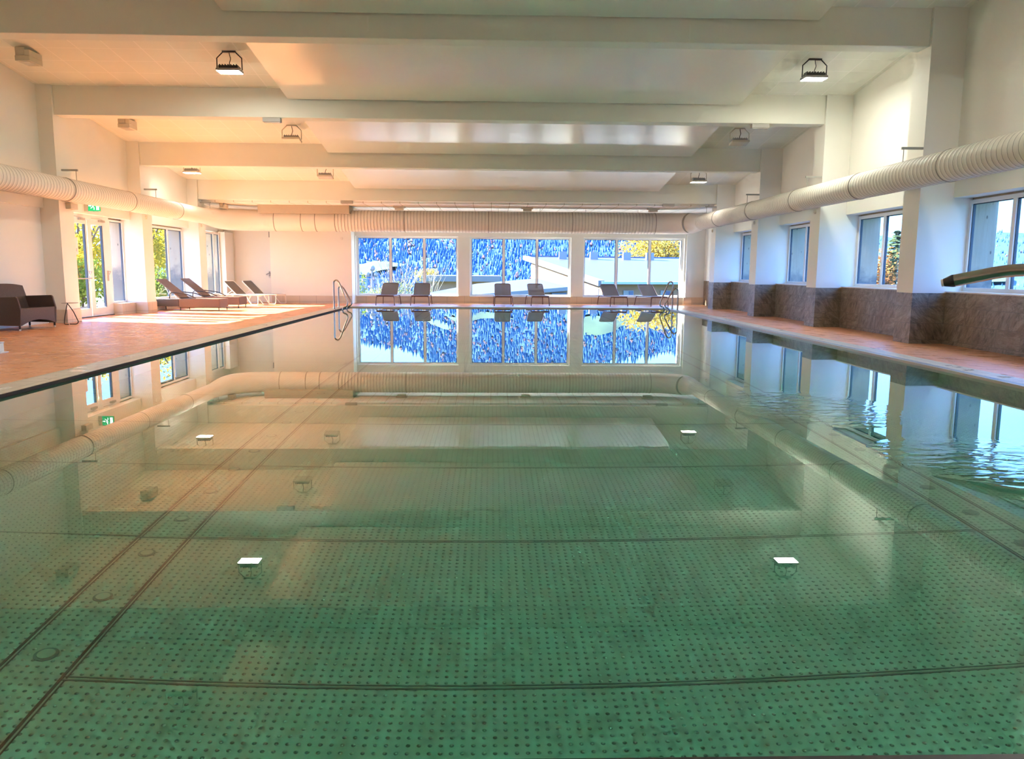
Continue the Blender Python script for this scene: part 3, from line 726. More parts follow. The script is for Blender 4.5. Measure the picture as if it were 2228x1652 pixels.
# little wall buttons
for k, (x, y, z, sd) in enumerate([(XR, 18.5, 2.62, 'second visible column of the right wall'), (XR, 22.77, 2.62, 'third visible column of the right wall'), (XR, 27.08, 2.6, 'fourth visible column of the right wall'),
                                   (XL, 22.7, 2.62, 'second visible column of the left wall'), (XL, 26.95, 2.63, 'third visible column of the left wall')]):
    s_ = -1 if x > 0 else 1
    m = MB().tube([(0, 0, 0), (s_ * .035, 0, 0)], .05, 14).tube([(s_ * .035, 0, 0), (s_ * .05, 0, 0)], .032, 14)
    o = m.build('wall_sensor', 'tag', loc=(x, y, z)); tag(o, 'small round white sensor high on the ' + sd, 'sensor', 'round sensors on the columns')
m = MB().box(0, .12, -.12, .20, -.07, .07); o = m.build('wall_box', 'box', bevel=.01, loc=(XL, 18.62, 2.60)); tag(o, 'beige box fixed beside the glass door, below the left duct', 'electrical box')
m = MB().tube([(0, 0, 0), (0.0, -.04, 0)], .05, 14); o = m.build('wall_sensor', 'tag', loc=(-5.55, 29.5, 2.34)); tag(o, 'small round white sensor on the peach wall left of the far windows', 'sensor', 'round sensors on the columns')
# exit sign
ex = empty('exit_sign', (WL - .2, 20.0, 2.72), 0, 'green and white exit sign with running figure above the glass door', 'exit sign')
MB().box(0, .60, .0, .035, -.14, .12).build('sign_box', 'box', ex)
MB().box(.30, .60, -.004, 0, -.13, .11).build('sign_face', 'exit_green', ex)
m = MB().box(.50, .57, -.008, -.004, -.10, .08)
m.ball((.435, -.006, .065), .016, 5, (1, .2, 1)); m.tube([(.43, -.006, .045), (.42, -.006, -.01)], .013, 5)
m.tube([(.42, -.006, -.01), (.45, -.006, -.05), (.445, -.006, -.095)], .009, 5); m.tube([(.42, -.006, -.01), (.39, -.006, -.05), (.365, -.006, -.06)], .009, 5)
m.tube([(.43, -.006, .035), (.46, -.006, .01)], .008, 5); m.tube([(.43, -.006, .035), (.40, -.006, .015)], .008, 5)
m.box(.315, .36, -.008, -.004, -.012, .012); m.add([(.36, -.008, -.03), (.36, -.008, .03), (.385, -.008, 0)], [(0, 1, 2)])
m.build('pictogram', 'exit_white', ex)

# ------------------------------------------------------------------ pool ladders
def rail(x, y, h, sgn, par):
    """x: post on the deck, sgn +1 reaches towards +x over the water"""
    ox, oy, oz = par.location
    P = [(x, y, 0.02), (x, y, h - .02), (x + sgn * .085, y, h + .03), (x + sgn * .16, y, h - .05), (x + sgn * .40, y, 0.20), (x + sgn * .37, y, 0.115), (x + sgn * .27, y, 0.085), (x + sgn * .24, y, 0.0), (x + sgn * .24, y, -.85)]
    P = [(a_ - ox, b_ - oy, c_ - oz) for a_, b_, c_ in fillet(P, .07, 5)]
    r_ = MB().tube(P, .023, 10).build('handrail', 'chrome', par, smooth=True)
    MB().disc((x - ox, y - oy, .032 - oz), .045, .045 - oz).build('rail_flange', 'chrome', r_)
for sgn, X, ys2, lab in ((1, PX0 - .12, ((23.25, .87), (23.95, .68)), 'stainless pool ladder with two looped handrails at the far left edge of the pool'),
                         (-1, PX1 + .12, ((24.55, .87), (23.85, .68)), 'stainless pool ladder with two looped handrails at the far right edge of the pool')):
    e_ = empty('pool_ladder', (X, (ys2[0][0] + ys2[1][0]) / 2, 0.03), 0, lab, 'pool ladder', 'pool ladders')
    for y, h in ys2: rail(X, y, h, sgn, e_)
    for z in (-.25, -.5, -.75):
        MB().box(sgn * .20, sgn * .30, -.35, .35, z - .02, z + .01).build('ladder_step', 'chrome', e_)
# water spout
sp = empty('water_spout', (6.15, 8.15, fz(6.15, 8.15)), 0, 'brushed steel swan neck water spout reaching in from the right edge', 'water spout')
P = fillet([(0, 0, 0), (0, 0, .85), (-.10, .06, 1.22), (-.42, .36, 1.23), (-.86, .70, 1.10)], .28, 9)
MB().tube(P, .07, 20).build('spout_pipe', 'chrome', sp, smooth=True)
d = (Vector((-.86, .70, 1.10)) - Vector((-.42, .36, 1.23))).normalized(); q = Vector((-.86, .70, 1.10))
MB().tube([q - d * .01, q + d * .015, q + d * .10], .07, 20, radii=[.071, .071, .045]).build('nozzle', 'black', sp)
MB().tube([q + d * .10, q + d * .125], .043, 20).build('nozzle_ring', 'tag', sp)
MB().disc((0, 0, 0), .13, .02).build('base_flange', 'chrome', sp)

# ------------------------------------------------------------------ sofa and little table
sf = empty('wicker_sofa', (-9.68, 16.45, ZF), radians(-2), 'dark brown wicker two-seat sofa by the left wall', 'sofa')
# local: x 0 back .. .60 front ; y -.62 .. .62
hw = .62
prof = [(-.30, .11), (.30, .10), (.31, .40), (.28, .44), (-.30, .40)]
m = MB(); n = 12      # seat block with arched apron
for i in range(n):
    y0, y1 = -hw + .05 + (2 * hw - .1) * i / n, -hw + .05 + (2 * hw - .1) * (i + 1) / n
    a0 = .10 + .10 * (1 - (2 * (i / n) - 1) ** 2); a1 = .10 + .10 * (1 - (2 * ((i + 1) / n) - 1) ** 2)
    m.add([(-.24, y0, .22), (.30, y0, a0), (.31, y0, .44), (-.24, y0, .42), (-.24, y1, .22), (.30, y1, a1), (.31, y1, .44), (-.24, y1, .42)],
          [(0, 1, 2, 3), (7, 6, 5, 4), (0, 4, 5, 1), (1, 5, 6, 2), (2, 6, 7, 3), (3, 7, 4, 0)])
m.build('seat', 'wicker', sf)
for s_ in (-1, 1):
    ya_, yb_ = sorted((s_ * hw, s_ * (hw - .05)))
    m = MB().prism([(-.30, .11), (.30, .10), (.325, .42), (.27, .66), (.24, .685), (-.33, .665), (-.31, .4)], 1, ya_, yb_); m.build('armrest', 'wicker', sf, bevel=.012)
m = MB(); n = 12
for i in range(n):
    u0, u1 = i / n, (i + 1) / n; y0, y1 = -hw + 2 * hw * u0, -hw + 2 * hw * u1
    z0, z1 = .88 + .05 * (1 - (2 * u0 - 1) ** 2), .88 + .05 * (1 - (2 * u1 - 1) ** 2)
    m.add([(-.24, y0, .40), (-.29, y0, .40), (-.43, y0, z0), (-.38, y0, z0), (-.24, y1, .40), (-.29, y1, .40), (-.43, y1, z1), (-.38, y1, z1)],
          [(0, 1, 2, 3), (7, 6, 5, 4), (0, 4, 5, 1), (1, 5, 6, 2), (2, 6, 7, 3), (3, 7, 4, 0)])
m.build('backrest', 'wicker', sf)
m = MB().box(-.31, -.25, -hw, hw, .11, .42); m.build('back_panel', 'wicker', sf)
for x in (-.27, .27):
    for y in (-hw + .03, hw - .03):
        lg = MB().tube([(x, y, .15), (x, y, .035)], .02, 8).build('leg', 'black', sf)
        MB().tube([(x, y, .035), (x, y, 0)], .018, 8).build('foot_cap', 'white_metal', lg)
tb = empty('side_table', (-9.40, 17.72, ZF), 0, 'small thin metal side table between the wicker sofa and the left column', 'side table')
MB().disc((0, 0, .48), .17, .492).build('table_top', 'grey', tb)
MB().tube(fillet([(-.05, -.02, .48), (.06, 0, .30), (.15, .02, .06), (.10, .03, .012), (-.05, .03, .012)], .05), .010, 6).build('leg', 'black', tb)
MB().tube(fillet([(-.05, -.02, .48), (-.13, .0, .20), (-.16, .0, .012), (-.02, -.08, .012)], .04), .010, 6).build('leg', 'black', tb)
wb = empty('deck_box', (-7.42, 11.72, fz(-7.42, 11.72)), 0, 'small white box with a lipped base cut by the left edge on the deck', 'box')
MB().box(-.25, .12, -.12, .12, .01, .15).build('box_body', 'white', wb, bevel=.01); MB().box(-.26, .17, -.14, .14, 0, .014).build('base_lip', 'white', wb); MB().box(-.25, .125, -.125, .125, .15, .162).build('box_lid', 'white', wb)

# ------------------------------------------------------------------ sun loungers
def sling_lounger(frame, label, group, recline=40):
    e_ = empty('sun_lounger', (0, 0, 0), 0, label, 'sun lounger', group)
    w = .31; zs = .36; a_ = radians(recline)
    # y 0 foot .. 1.95 head (local), hinge at .95
    yh = .95; bl = .70; top = Vector((0, yh + bl * cos(a_), zs + bl * sin(a_)))
    m = MB()
    m.tube(fillet([(-w, 1.62, zs - .01), (-w, .02, zs - .01), (w, .02, zs - .01), (w, 1.62, zs - .01)], .05), .018, 8); m.build('side_rail', frame, e_, smooth=True)
    m = MB().tube(fillet([(-w + .02, yh, zs), (-w + .02, top.y, top.z), (w - .02, top.y, top.z), (w - .02, yh, zs)], .09), .017, 8); m.build('back_frame', frame, e_, smooth=True)
    for yc, nm_ in ((.05, 'leg'), (1.55, 'leg')):
        for s_ in (-1, 1):
            MB().tube(fillet([(s_ * .12, yc, zs - .03), (s_ * w, yc, zs - .03), (s_ * (w + .03), yc + (.0 if yc < 1 else .12), .012), (s_ * (w + .03), yc + (.25 if frame == 'white_metal' else .03) * (1 if yc < 1 else -1), .012), (s_ * w, yc + (.5 if frame == 'white_metal' else .12) * (1 if yc < 1 else -1), zs - .03)] if frame == 'white_metal' else
                             [(0, yc, zs - .03), (s_ * w, yc, zs - .03), (s_ * (w + .025), yc + (-.02 if yc < 1 else .1), .0)], .06), .016, 8).build('leg', frame, e_, smooth=True)
    MB().box(-w + .02, w - .02, .03, yh, zs - .006, zs + .002).build('seat_sling', 'sling', e_)
    v0, v1 = Vector((0, yh, zs)), top; nn = Vector((0, -sin(a_), cos(a_))) * .004
    m = MB(); P = []
    ww = w - .03; P2 = [(-ww, 0), (ww, 0), (ww, .88), (ww - .03, .96), (ww - .08, 1), (-ww + .08, 1), (-ww + .03, .96), (-ww, .88)]
    pts = [v0.lerp(v1, u_) + Vector((x_, 0, 0)) for x_, u_ in P2]
    m.add([q + nn for q in pts] + [q - nn for q in pts], [tuple(range(8)), tuple(range(15, 7, -1))] + [(i, 8 + i, 8 + (i + 1) % 8, (i + 1) % 8) for i in range(8)]); m.build('back_sling', 'sling', e_)
    MB().tube([v0.lerp(v1, .35) + Vector((-ww, .02, 0)), v0.lerp(v1, .35) + Vector((ww, .02, 0))], .011, 6).build('cross_bar', frame, e_)
    for s_ in (-1, 1): MB().tube([v0.lerp(v1, .35) + Vector((s_ * ww * .6, .02, 0)), (s_ * ww * .6, yh + .5, zs - .02)], .010, 6).build('back_strut', frame, e_)
    MB().tube([(-w, 1.35, zs - .03), (w, 1.35, zs - .03)], .012, 6).build('cross_bar', frame, e_)
    return e_
far = [(-3.78, 27.98, -1.5, 'brown mesh sun lounger before the left far window, leftmost of the six'),
       (-2.54, 27.98, 1, 'brown mesh sun lounger before the left far window, nearer its right end'),
       (.45, 27.98, 1, 'brown mesh sun lounger before the middle far window, the left of two there'),
       (1.78, 28.2, 5, 'brown mesh sun lounger before the middle far window, the right of two there'),
       (4.64, 28.2, 9, 'grey mesh sun lounger before the right far window, left of the ladder by a gap'),
       (6.14, 28.3, 11, 'grey mesh sun lounger partly behind the right pool ladder rails')]
L0 = sling_lounger('dark_chrome', far[0][3], 'metal loungers facing the pool at the far end', 36)
for i, (x, y, r, l) in enumerate(far):
    o = L0 if i == 0 else copy_tree(L0)
    o.location = (x, y, ZF + .004); o.rotation_euler = (0, 0, radians(r)); o['label'] = l
wl = [(-8.0, 27.9, 'white framed sun lounger at the far left, the nearer of the white pair'), (-7.62, 28.75, 'white framed sun lounger at the far left, the farther one by the peach wall')]
L1 = sling_lounger('white_metal', wl[0][2], 'white framed loungers on the left deck', 42)
for i, (x, y, l) in enumerate(wl):
    o = L1 if i == 0 else copy_tree(L1)
    o.location = (x, y, ZF + .004); o.rotation_euler = (0, 0, radians(72)); o['label'] = l
def wicker_lounger(label):
    e_ = empty('wicker_lounger', (0, 0, 0), 0, label, 'sun lounger', 'wicker loungers on the left deck')
    # x 0 foot .. -2.0 head
    w = .33
    MB().box(-1.25, 0, -w, w, .10, .36).build('body', 'wicker2', e_, bevel=.012); MB().box(-2.0, -1.26, -w + .01, w - .01, .12, .345).build('head_body', 'wicker', e_, bevel=.012)  # darker wicker paints in the shade under the raised backrest
    a0 = Vector((-1.22, 0, .37)); a1 = Vector((-1.92, 0, .93)); dd = (a1 - a0).normalized(); nn = Vector((dd.z, 0, -dd.x)) * .018
    P = [a0 + Vector((0, -w + .03, 0)), a1 + Vector((0, -w + .03, 0)), a1 + Vector((0, w - .03, 0)), a0 + Vector((0, w - .03, 0))]
    MB().add([q + nn for q in P] + [q - nn for q in P], [(0, 1, 2, 3), (7, 6, 5, 4), (0, 4, 5, 1), (1, 5, 6, 2), (2, 6, 7, 3), (3, 7, 4, 0)]).build('backrest', 'wicker2', e_, bevel=.006)
    for s_ in (-1, 1):
        MB().tube(fillet([(-.72, s_ * w, .38), (-1.0, s_ * (w + .02), .50), (-1.5, s_ * (w + .02), .55), (-1.52, s_ * (w + .02), .36)], .12), .015, 8).build('armrest', 'black', e_, smooth=True)
        MB().tube([(-1.78, s_ * .16, .80), (-1.55, s_ * .16, .36)], .012, 6).build('back_strut', 'white_metal', e_)
    for x in (-.04, -1.22, -1.96):
        for s_ in (-1, 1): MB().tube([(x, s_ * (w - .03), .12), (x, s_ * (w - .03), 0)], .014, 6).build('leg', 'black', e_)
    return e_
wk = [(-8.15, 24.1, 'brown wicker lounger on the left deck, nearest to the glass door'), (-8.15, 25.95, 'brown wicker lounger on the left deck, between the first wicker and the white ones')]
L2 = wicker_lounger(wk[0][2])
for i, (x, y, l) in enumerate(wk):
    o = L2 if i == 0 else copy_tree(L2); o.location = (x, y, ZF + .004); o.rotation_euler = (0, 0, radians(-4)); o['label'] = l

# ------------------------------------------------------------------ outdoors: ground and hills
GZ = -3.2
b = MB().box(-200, OL, -60, 31.0, -0.5, -0.15); struct('ground_terrace', b, 'conc')
b = MB().box(-200, 200, 31.0, 36.0, -0.9, -0.55); struct('ground_strip', b, 'conc')
b = MB(); b.add([(-900, 36, GZ), (900, 36, GZ), (900, 330, -9), (-900, 330, -9), (OR, -60, GZ), (900, -60, GZ), (OR, 36, GZ)], [(0, 1, 2, 3), (4, 5, 1, 6)])
struct('ground_valley', b, 'grass')
def skyline(az):
    T = [(-60, 3.0), (-30, 3.6), (-14, 4.3), (-9.5, 4.9), (-7, 5.35), (-4.7, 6.2), (-2.6, 6.7), (1, 6.55), (4.5, 6.85), (7.2, 6.6), (9.7, 6.15), (13.5, 5.5), (18, 4.2), (23, 2.9), (27, 2.35), (33, 2.5), (45, 2.2), (75, 2.0)]
    for (a, e0), (c_, e1) in zip(T[:-1], T[1:]):
        if a <= az <= c_: return e0 + (e1 - e0) * (az - a) / (c_ - a)
    return 2.0
R0, R1 = 330.0, 1100.0
def hill_pt(az, u):
    az_ = radians(az); el = -1.7 + (skyline(az) + 1.7) * u
    r = R0 * (R1 / R0) ** u; z = 1.2 + r * math.tan(radians(el)); z += 2.5 * sin(az * 1.7 + u * 9) * u
    return Vector((r * sin(az_), r * cos(az_), z))
b = MB(); NA, NU = 68, 22; vs = []
for j in range(NU + 1):
    for i in range(NA + 1): vs.append(hill_pt(-60 + 135 * i / NA, j / NU))
b.add(vs, [(j * (NA + 1) + i, j * (NA + 1) + i + 1, (j + 1) * (NA + 1) + i + 1, (j + 1) * (NA + 1) + i) for j in range(NU) for i in range(NA)])
hl = struct('hills', b, 'hill', smooth=True)
MEADOWS = [(-12.5, -6.5, .18, .30), (-3.2, 1.2, .52, .60), (5.5, 10.5, .56, .72), (-5, -2.5, .62, .68), (24, 34, .20, .62), (36, 48, .3, .6)]
def in_meadow(az, u, pad=0.0):
    for (a, b_, u0, u1) in MEADOWS:
        ca, cu = (a + b_) / 2, (u0 + u1) / 2; d = ((az - ca) / ((b_ - a) / 2 + pad)) ** 2 + ((u - cu) / ((u1 - u0) / 2)) ** 2
        if d < 1 + .25 * sin(az * 5): return True
    return False
for k_, (a, b_, u0, u1) in enumerate(MEADOWS):
    b = MB(); n = 26; c0 = hill_pt((a + b_) / 2, (u0 + u1) / 2) + Vector((0, 0, 2.0)); rings_ = [c0]
    for rr in (0.5, 1.0):
        for i in range(n):
            t_ = 2 * pi * i / n; q = 1 + .18 * sin(3 * t_ + k_) + .1 * sin(7 * t_)
            rings_.append(hill_pt((a + b_) / 2 + cos(t_) * (b_ - a) / 2 * rr * q, (u0 + u1) / 2 + sin(t_) * (u1 - u0) / 2 * rr * q) + Vector((0, 0, 2.0)))
    fs = [(0, 1 + i, 1 + (i + 1) % n) for i in range(n)] + [(1 + i, 1 + n + i, 1 + n + (i + 1) % n, 1 + (i + 1) % n) for i in range(n)]
    struct('hill_meadow', b.add(rings_, fs), 'meadow', smooth=True)
con = MB(); rus = MB()
for i in range(15000):
    az = random.uniform(-16, 19) if i < 12500 else random.uniform(19, 50)
    u = random.uniform(0, 1) ** 0.85
    if in_meadow(az, u): continue
    p_ = hill_pt(az, u); r = p_.xy.length; hgt = r * random.uniform(.0055, .0105) * (1 if az < 20 else .42)
    clump = sin(az * 2.1 + u * 17) + sin(az * 5.3 - u * 11)
    if random.random() < (.24 if clump > .5 else .06):
        h = hgt * .36; o3 = len(rus.v)
        top = p_ + Vector((0, 0, h * 1.9)); vs = [p_ + Vector((h * cos(a_), h * sin(a_), h * .7)) for a_ in (0, 1.26, 2.5, 3.77, 5.03)] + [top] + [p_ + Vector((0, 0, -.5))]
        rus.add(vs, [(k, (k + 1) % 5, 5) for k in range(5)] + [((k + 1) % 5, k, 6) for k in range(5)])
    else:
        w = hgt * .19; vs = [p_ + Vector((w * cos(a_), w * sin(a_), hgt * .12)) for a_ in (0.3, 1.56, 2.8, 4.07, 5.33)] + [p_ + Vector((0, 0, hgt)), p_ + Vector((0, 0, -.5))]
        con.add(vs, [(k, (k + 1) % 5, 5) for k in range(5)] + [((k + 1) % 5, k, 6) for k in range(5)])
tag(con.build('conifer_forest', 'conifer'), 'dense conifer forest, coloured haze blue, covering the hillside beyond the far windows', 'forest', kind='stuff')
tag(rus.build('autumn_trees', 'rustleaf'), 'rust coloured autumn trees scattered through the haze-tinted hillside forest', 'forest', kind='stuff')

# trees and shrubs with leaves
def leaves(mb, c, R, n, s_, sq=(1, 1, 1), shape=None):
    for _ in range(n):
        while True:
            p_ = Vector((random.uniform(-1, 1), random.uniform(-1, 1), random.uniform(-1, 1)))
            if p_.length < 1 and (shape is None or shape(p_)): break
        q = Vector((c[0] + p_.x * R * sq[0], c[1] + p_.y * R * sq[1], c[2] + p_.z * R * sq[2]))
        a_ = Vector((random.gauss(0, 1), random.gauss(0, 1), random.gauss(0, 1))).normalized() * s_; b_ = a_.orthogonal().normalized() * s_ * .7
        mb.add([q - a_, q - b_ * .8, q + a_, q + b_ * .8], [(0, 1, 2, 3)])
def tree(name, x, y, z0, h, R, mat, label, n=1400, s_=.10, group=None, clumps=9, sq=(1, 1, 1), trunk_r=.12, gcat='tree'):
    e_ = empty(name, (x, y, z0), 0, label, gcat, group); m = MB()
    for k in range(clumps):
        t_ = 2 * pi * k / clumps * 2.4; rr = R * .55 * sqrt(random.random()); zz = h - R * sq[2] * (.55 + 1.1 * random.random())
        leaves(m, (rr * cos(t_) * sq[0], rr * sin(t_) * sq[1], max(zz, s_ * 2)), R * .62, n // clumps, s_, (sq[0], sq[1], sq[2] * .8))
    m.build('foliage', mat, e_)
    tk = MB().tube([(0, 0, 0), (.03, .02, h * .4), (0, 0, h * .8)], trunk_r, 7, radii=[trunk_r, trunk_r * .7, trunk_r * .3])
    for k in range(5):
        a_ = 2 * pi * k / 5; tk.tube([(0, 0, h * .35), (R * .5 * cos(a_), R * .5 * sin(a_), h * .7)], trunk_r * .3, 5)
    tk.build('trunk', 'bark', e_); return e_
random.seed(5)
GRP = 'garden trees outside the left windows'
for i, (x, y, h, R, mt, l) in enumerate([
    (-15.6, 27.5, 3.4, 1.5, 'leaf_yellow', 'yellow autumn tree filling the top of the left door leaf'),
    (-16.2, 31.5, 4.3, 1.7, 'leaf_yellow', 'golden tree seen through the right door leaf'),
    (-16.0, 36.5, 4.8, 1.9, 'leaf_yellow', 'tall yellow tree behind the window beside the wicker loungers'),
    (-17.5, 41.5, 5.0, 1.9, 'leaf_yellow', 'yellow tree seen in the window behind the white loungers'),
    (-16.6, 47.0, 3.6, 1.6, 'leaf_gold', 'distant gold tree at the edge of the last left window')]):
    tree('garden_tree', x, y, -0.15, h, R, mt, l, 2600, .085, GRP, 12, (1, 1, 1.1))
for i, (x, y, h, R, l) in enumerate([
    (-14.2, 27.6, 1.9, 1.0, 'green shrub low behind the left door leaf'), (-14.0, 30.3, 1.8, 1.0, 'green shrub low behind the right door leaf'),
    (-14.4, 25.0, 2.2, 1.1, 'green shrub nearest outside the glass door'), (-14.2, 34.0, 1.7, 1.0, 'green shrub behind the first wicker lounger window'),
    (-14.6, 38.0, 1.5, 1.0, 'green shrub behind the second wicker lounger window'), (-15.2, 43.5, 1.5, 1.1, 'green shrub behind the white lounger window')]):
    tree('garden_shrub', x, y, -0.15, h, R, 'leaf_green', l, 1500, .07, 'green shrubs outside the left windows', 7, (1, 1, .9), .04, 'shrub')
# far view: reeds, bare tree, small trees
tree('bamboo_bush', -6.9, 37.5, -.55, 1.75, .95, 'leaf_green', 'yellow green bush at the left end of the left far window', 1300, .06, None, 8, (1.1, .7, 1), .03, 'bush')
tree('bamboo_bush', -5.3, 50.0, -1.6, 2.7, 1.3, 'leaf_pale', 'pale reedy bush in the middle of the left far window', 1100, .06, None, 8, (1.3, .7, 1), .03, 'bush')
tree('bamboo_bush', -5.3, 39.5, -.9, 1.7, .9, 'leaf_pale', 'pale reedy bush right of the white lamp post', 900, .06, None, 8, (1.2, .7, 1), .03, 'bush')
def bare(x, y, z0, h, n, label):
    e_ = empty('bare_tree', (x, y, z0), 0, label, 'tree', 'bare shrubs beyond the railing'); m = MB()
    for k in range(n):
        a_ = random.uniform(0, 2 * pi); s_ = random.uniform(.1, .55); hh = h * random.uniform(.6, 1)
        p1 = Vector((s_ * .35 * hh * cos(a_), s_ * .35 * hh * sin(a_), hh * .55)); p2 = Vector((s_ * hh * cos(a_), s_ * hh * sin(a_), hh))
        m.tube([(0, 0, 0), p1, p2], .02, 4, radii=[.03, .018, .006])
        for q in range(5):
            c_ = p1.lerp(p2, random.uniform(0, .8)); dd = Vector((random.gauss(0, .3), random.gauss(0, .3), random.uniform(.2, .8))); m.tube([c_, c_ + dd * hh * .22], .008, 3, radii=[.010, .004])
    m.build('branches', 'twig', e_)
bare(-5.6, 48, -2.2, 5.0, 26, 'tall bare pale shrub in the middle pane of the left far window')
bare(-4.2, 53.5, -2.2, 4.9, 24, 'bare pale shrub straddling the right mullion of the left far window')
bare(-6.4, 46, -2.2, 3.2, 16, 'low bare shrub beside the white lamp post')
tree('round_tree', -.9, 130, -6, 6.4, 2.4, 'leaf_pale', 'small round pale tree behind the flat roof in the middle far window', 700, .22, None, 6, (.6, 1, 1))
tree('round_tree', -9.0, 110, -3, 5.0, 1.9, 'leaf_gold', 'small yellow tree at the right pane of the left far window', 500, .2, None, 6)
tree('golden_tree', 20.4, 96, -5, 12.0, 5.0, 'leaf_gold', 'large golden yellow tree behind the roof at the right far window', 5200, .20, None, 14, (1.0, 1, .9), .3)
tree('golden_tree', 26.2, 98, -5, 11.6, 4.6, 'leaf_gold', 'golden tree at the right end of the roof, farther right of the large one', 3400, .20, None, 12, (1, 1, .9), .3)
# right side trees
tree('orange_tree', 23.9, 49.0, GZ, 6.6, 2.3, 'leaf_orange', 'orange autumn tree seen through the second right window', 4200, .12, None, 16, (.9, 1, 1.25))
e_ = empty('spruce_tree', (26.0, 50.0, GZ), 0, 'tall green spruce tree seen through the second right window', 'tree'); m = MB()
for k in range(26):
    z = 1.0 + k * .19; r_ = 1.25 * (1 - k / 27)
    for j in range(int(14 * r_ + 6)):
        a_ = random.uniform(0, 2 * pi); q = Vector((r_ * cos(a_), r_ * sin(a_), z - r_ * .28)); c_ = Vector((0, 0, z))
        for u_ in (.35, .55, .75, .9, 1.0):
            p_ = c_.lerp(q, u_) + Vector((random.gauss(0, .04), random.gauss(0, .04), random.gauss(0, .03))); sd = Vector((-sin(a_), cos(a_), 0)) * .11; dn = Vector((cos(a_) * .12, sin(a_) * .12, -.07)); m.add([p_ - sd, p_ + dn, p_ + sd, p_ - dn * .6], [(0, 1, 2, 3)])
e_.scale = (1.75, 1.75, 1.22); m.build('foliage', 'leaf_spruce', e_); MB().tube([(0, 0, 0), (0, 0, 5.8)], .12, 7, radii=[.14, .03]).build('trunk', 'bark', e_)

# ------------------------------------------------------------------ buildings beyond the far windows
hs = empty('roofed_house', (8.4, 60, -3.0), 0, 'ochre house with a wide pale sloping roof and four vents, right far window', 'house')
HO = Vector(hs.location)
def H3(s_, t_, z): # s along gable (back), t along eave (right)
    g = Vector((-4.9, 20.0)); ev = Vector((20.0, 4.9)); p_ = Vector((8.4, 60)) + g * s_ + ev * t_; return Vector((p_.x, p_.y, z)) - HO
ze, zr = 0.42, 2.62
def roofz(s_): return ze + (zr - ze) * s_
T1 = 1.35
def slab(mb, a, b_, c_, d_, th):
    P = [a, b_, c_, d_]; Q = [q - Vector((0, 0, th)) for q in P]
    mb.add(P + Q, [(0, 1, 2, 3), (7, 6, 5, 4), (0, 4, 5, 1), (1, 5, 6, 2), (2, 6, 7, 3), (3, 7, 4, 0)])
m = MB(); slab(m, H3(0, 0, ze), H3(0, T1, ze), H3(1, T1, zr), H3(1, 0, zr), .10); rfo = m.build('roof', 'roof', hs)
m = MB(); slab(m, H3(-.005, -.012, ze + .08), H3(-.005, .012, ze + .08), H3(1.01, .012, zr + .10), H3(1.01, -.012, zr + .10), .42); m.build('gable_fascia', 'fascia', hs)
m = MB(); slab(m, H3(-.012, 0, ze), H3(-.012, T1, ze), H3(0.0, T1, ze + .02), H3(0.0, 0, ze + .02), .20); m.build('gutter', plain('gutter_pale', (.30, .36, .38, 1), .4), hs)
m = MB(); slab(m, H3(.995, 0, zr + .12), H3(.995, T1, zr + .12), H3(1.005, T1, zr + .12), H3(1.005, 0, zr + .12), .14); m.build('ridge_cap', 'gl_blue', hs)
m = MB(); P = [H3(.03, .02, -3), H3(.97, .02, -3), H3(.97, .02, roofz(.97) - .3), H3(.03, .02, roofz(.03) - .12)]; Q = [H3(.03, .05, -3), H3(.97, .05, -3), H3(.97, .05, roofz(.97) - .3), H3(.03, .05, roofz(.03) - .12)]
m.add(P + Q, [(0, 1, 2, 3), (7, 6, 5, 4), (0, 4, 5, 1), (1, 5, 6, 2), (2, 6, 7, 3), (3, 7, 4, 0)]); m.build('gable_wall', 'ochre', hs)
m = MB(); slab(m, H3(.03, .02, .36), H3(.03, T1 - .02, .36), H3(.05, T1 - .02, .36), H3(.05, .02, .36), 3.3); m.build('front_wall', 'ochre', hs)
for t_ in (.025, .103, .257, .41):
    m = MB(); slab(m, H3(.024, t_, -.28), H3(.024, t_ + .042, -.28), H3(.03, t_ + .042, -.28), H3(.03, t_, -.28), 1.1); w_ = m.build('window', 'far_white', hs)
    m = MB(); slab(m, H3(.022, t_ + .022, -.33), H3(.022, t_ + .039, -.33), H3(.024, t_ + .039, -.33), H3(.024, t_ + .022, -.33), 1.0); m.build('pane', 'gl_blue', w_)
for t_ in (.158, .319, .493, .618):
    c_ = H3(.90, t_, roofz(.90)); m = MB().box(c_.x - .38, c_.x + .38, c_.y - .38, c_.y + .38, c_.z - .2, c_.z + .72); v_ = m.build('roof_vent', 'far_white', rfo); v_.parent = hs
    MB().tube([(c_.x, c_.y, c_.z + .7), (c_.x, c_.y, c_.z + .95)], .07, 6).build('vent_pipe', 'gl_blue', v_)
m = MB(); m.tube([H3(-.01, .03, ze - .1), H3(.02, .0, -.15), H3(.02, .0, -2.9)], .06, 6); m.build('downpipe', 'fascia', hs)
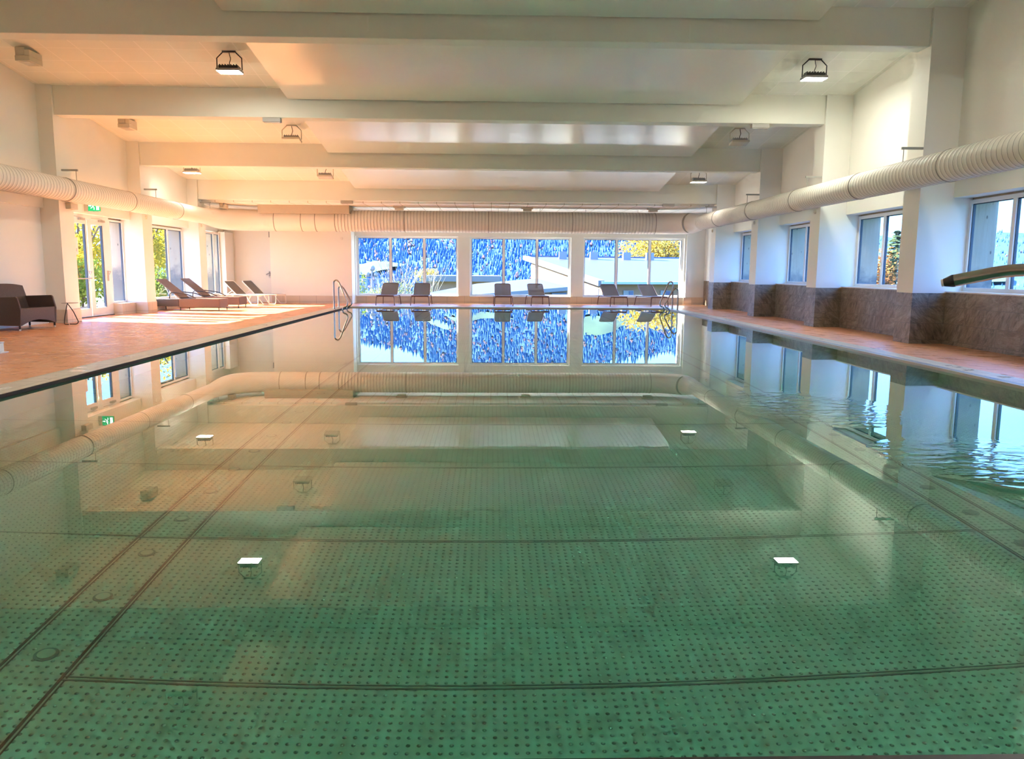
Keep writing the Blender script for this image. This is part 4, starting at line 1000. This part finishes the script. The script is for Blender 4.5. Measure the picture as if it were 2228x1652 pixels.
# glazed low building
lo = empty('glazed_pavilion', (2, 48, -3.0), 0, 'low building with a pale shallow roof and blue glazing, middle far window', 'building'); LO = Vector(lo.location)
A, B_, C_, D_ = Vector((-6.2, 38.0, -.50)), Vector((-1.0, 57, .25)), Vector((3.6, 62, .62)), Vector((4.9, 47, .22))
m = MB(); slab(m, A - LO, D_ - LO, C_ - LO, B_ - LO, .12); m.build('roof', 'roof', lo)
def along(u_, z, off=0): q = A.lerp(D_, u_) + Vector((-.2, .45, 0)) * (1 + off); return Vector((q.x, q.y, z)) - LO
m = MB(); slab(m, A + Vector((0, -.05, .06)) - LO, D_ + Vector((0, -.05, .06)) - LO, D_ + Vector((0, .05, .06)) - LO, A + Vector((0, .05, .06)) - LO, .22); m.build('eave_board', 'fascia', lo)
m = MB()
P = [along(0, -3), along(1, -3), D_ + Vector((-.2, .45, -.12)) - LO, A + Vector((-.2, .45, -.12)) - LO]; Q = [q + Vector((-.1, .2, 0)) for q in P]
m.add(P + Q, [(0, 1, 2, 3), (7, 6, 5, 4), (0, 4, 5, 1), (1, 5, 6, 2), (2, 6, 7, 3), (3, 7, 4, 0)]); m.build('front_wall', 'ochre', lo)
for i in range(6):
    u0, u1 = .42 + i * .095, .42 + i * .095 + .085; z1 = A.lerp(D_, u0).z - .24
    P = [along(u0, -2.4, -.15), along(u1, -2.4, -.15), along(u1, z1, -.15), along(u0, z1, -.15)]; m = MB().add(P, [(0, 1, 2, 3)]); Q = [q + Vector((.03, -.06, 0)) for q in P]
    m = MB().add(P + Q, [(0, 1, 2, 3), (7, 6, 5, 4), (0, 4, 5, 1), (1, 5, 6, 2), (2, 6, 7, 3), (3, 7, 4, 0)]); m.build('window', 'gl_blue', lo)
fl = empty('flat_building', (-2.1, 60, -3.0), 0, 'flat roofed ochre building with white fascia behind the left far window', 'building')
MB().box(-2.9, 2.7, 0, 8, 0, 3.35).build('wall', 'ochre', fl); MB().box(-3.2, 2.8, -.5, 8.4, 3.35, 3.78).build('roof_fascia', 'fascia', fl)
# lamp post and glass railing
lp = empty('lamp_post', (-6.35, 42, -3.0), 0, 'white double globe lamp post in the left far window', 'street lamp')
MB().tube([(0, 0, 0), (0, 0, 4.15)], .065, 8).build('pole', 'far_white', lp); MB().tube([(-.22, 0, 3.85), (.22, 0, 3.85)], .025, 6).tube([(0, 0, 3.8), (0, 0, 4.2)], .05, 6).build('cross_arm', 'far_white', lp)
for s_ in (-.22, .22): MB().ball((s_, 0, 3.95), .13, 7).build('globe', 'far_white', lp)
MB().ball((.02, 0, 4.27), .16, 7).build('globe', 'far_white', lp)
rl = empty('glass_railing', (-5.2, 35.6, -.55), 0, 'glass terrace railing with a thin pale handrail outside the left far window', 'railing')
MB().box(-2.6, 2.0, -.02, .02, 1.33, 1.36).build('handrail', 'far_white', rl)
for x in (-2.3, -1.1, .1, 1.3): MB().box(x - .02, x + .02, -.02, .02, 0, 1.34).build('post', 'bulk', rl)
for x in (-2.3, -1.1, .1): MB().box(x + .05, x + 1.15, -.006, 0, .1, 1.28).build('glass_pane', 'glass', rl)
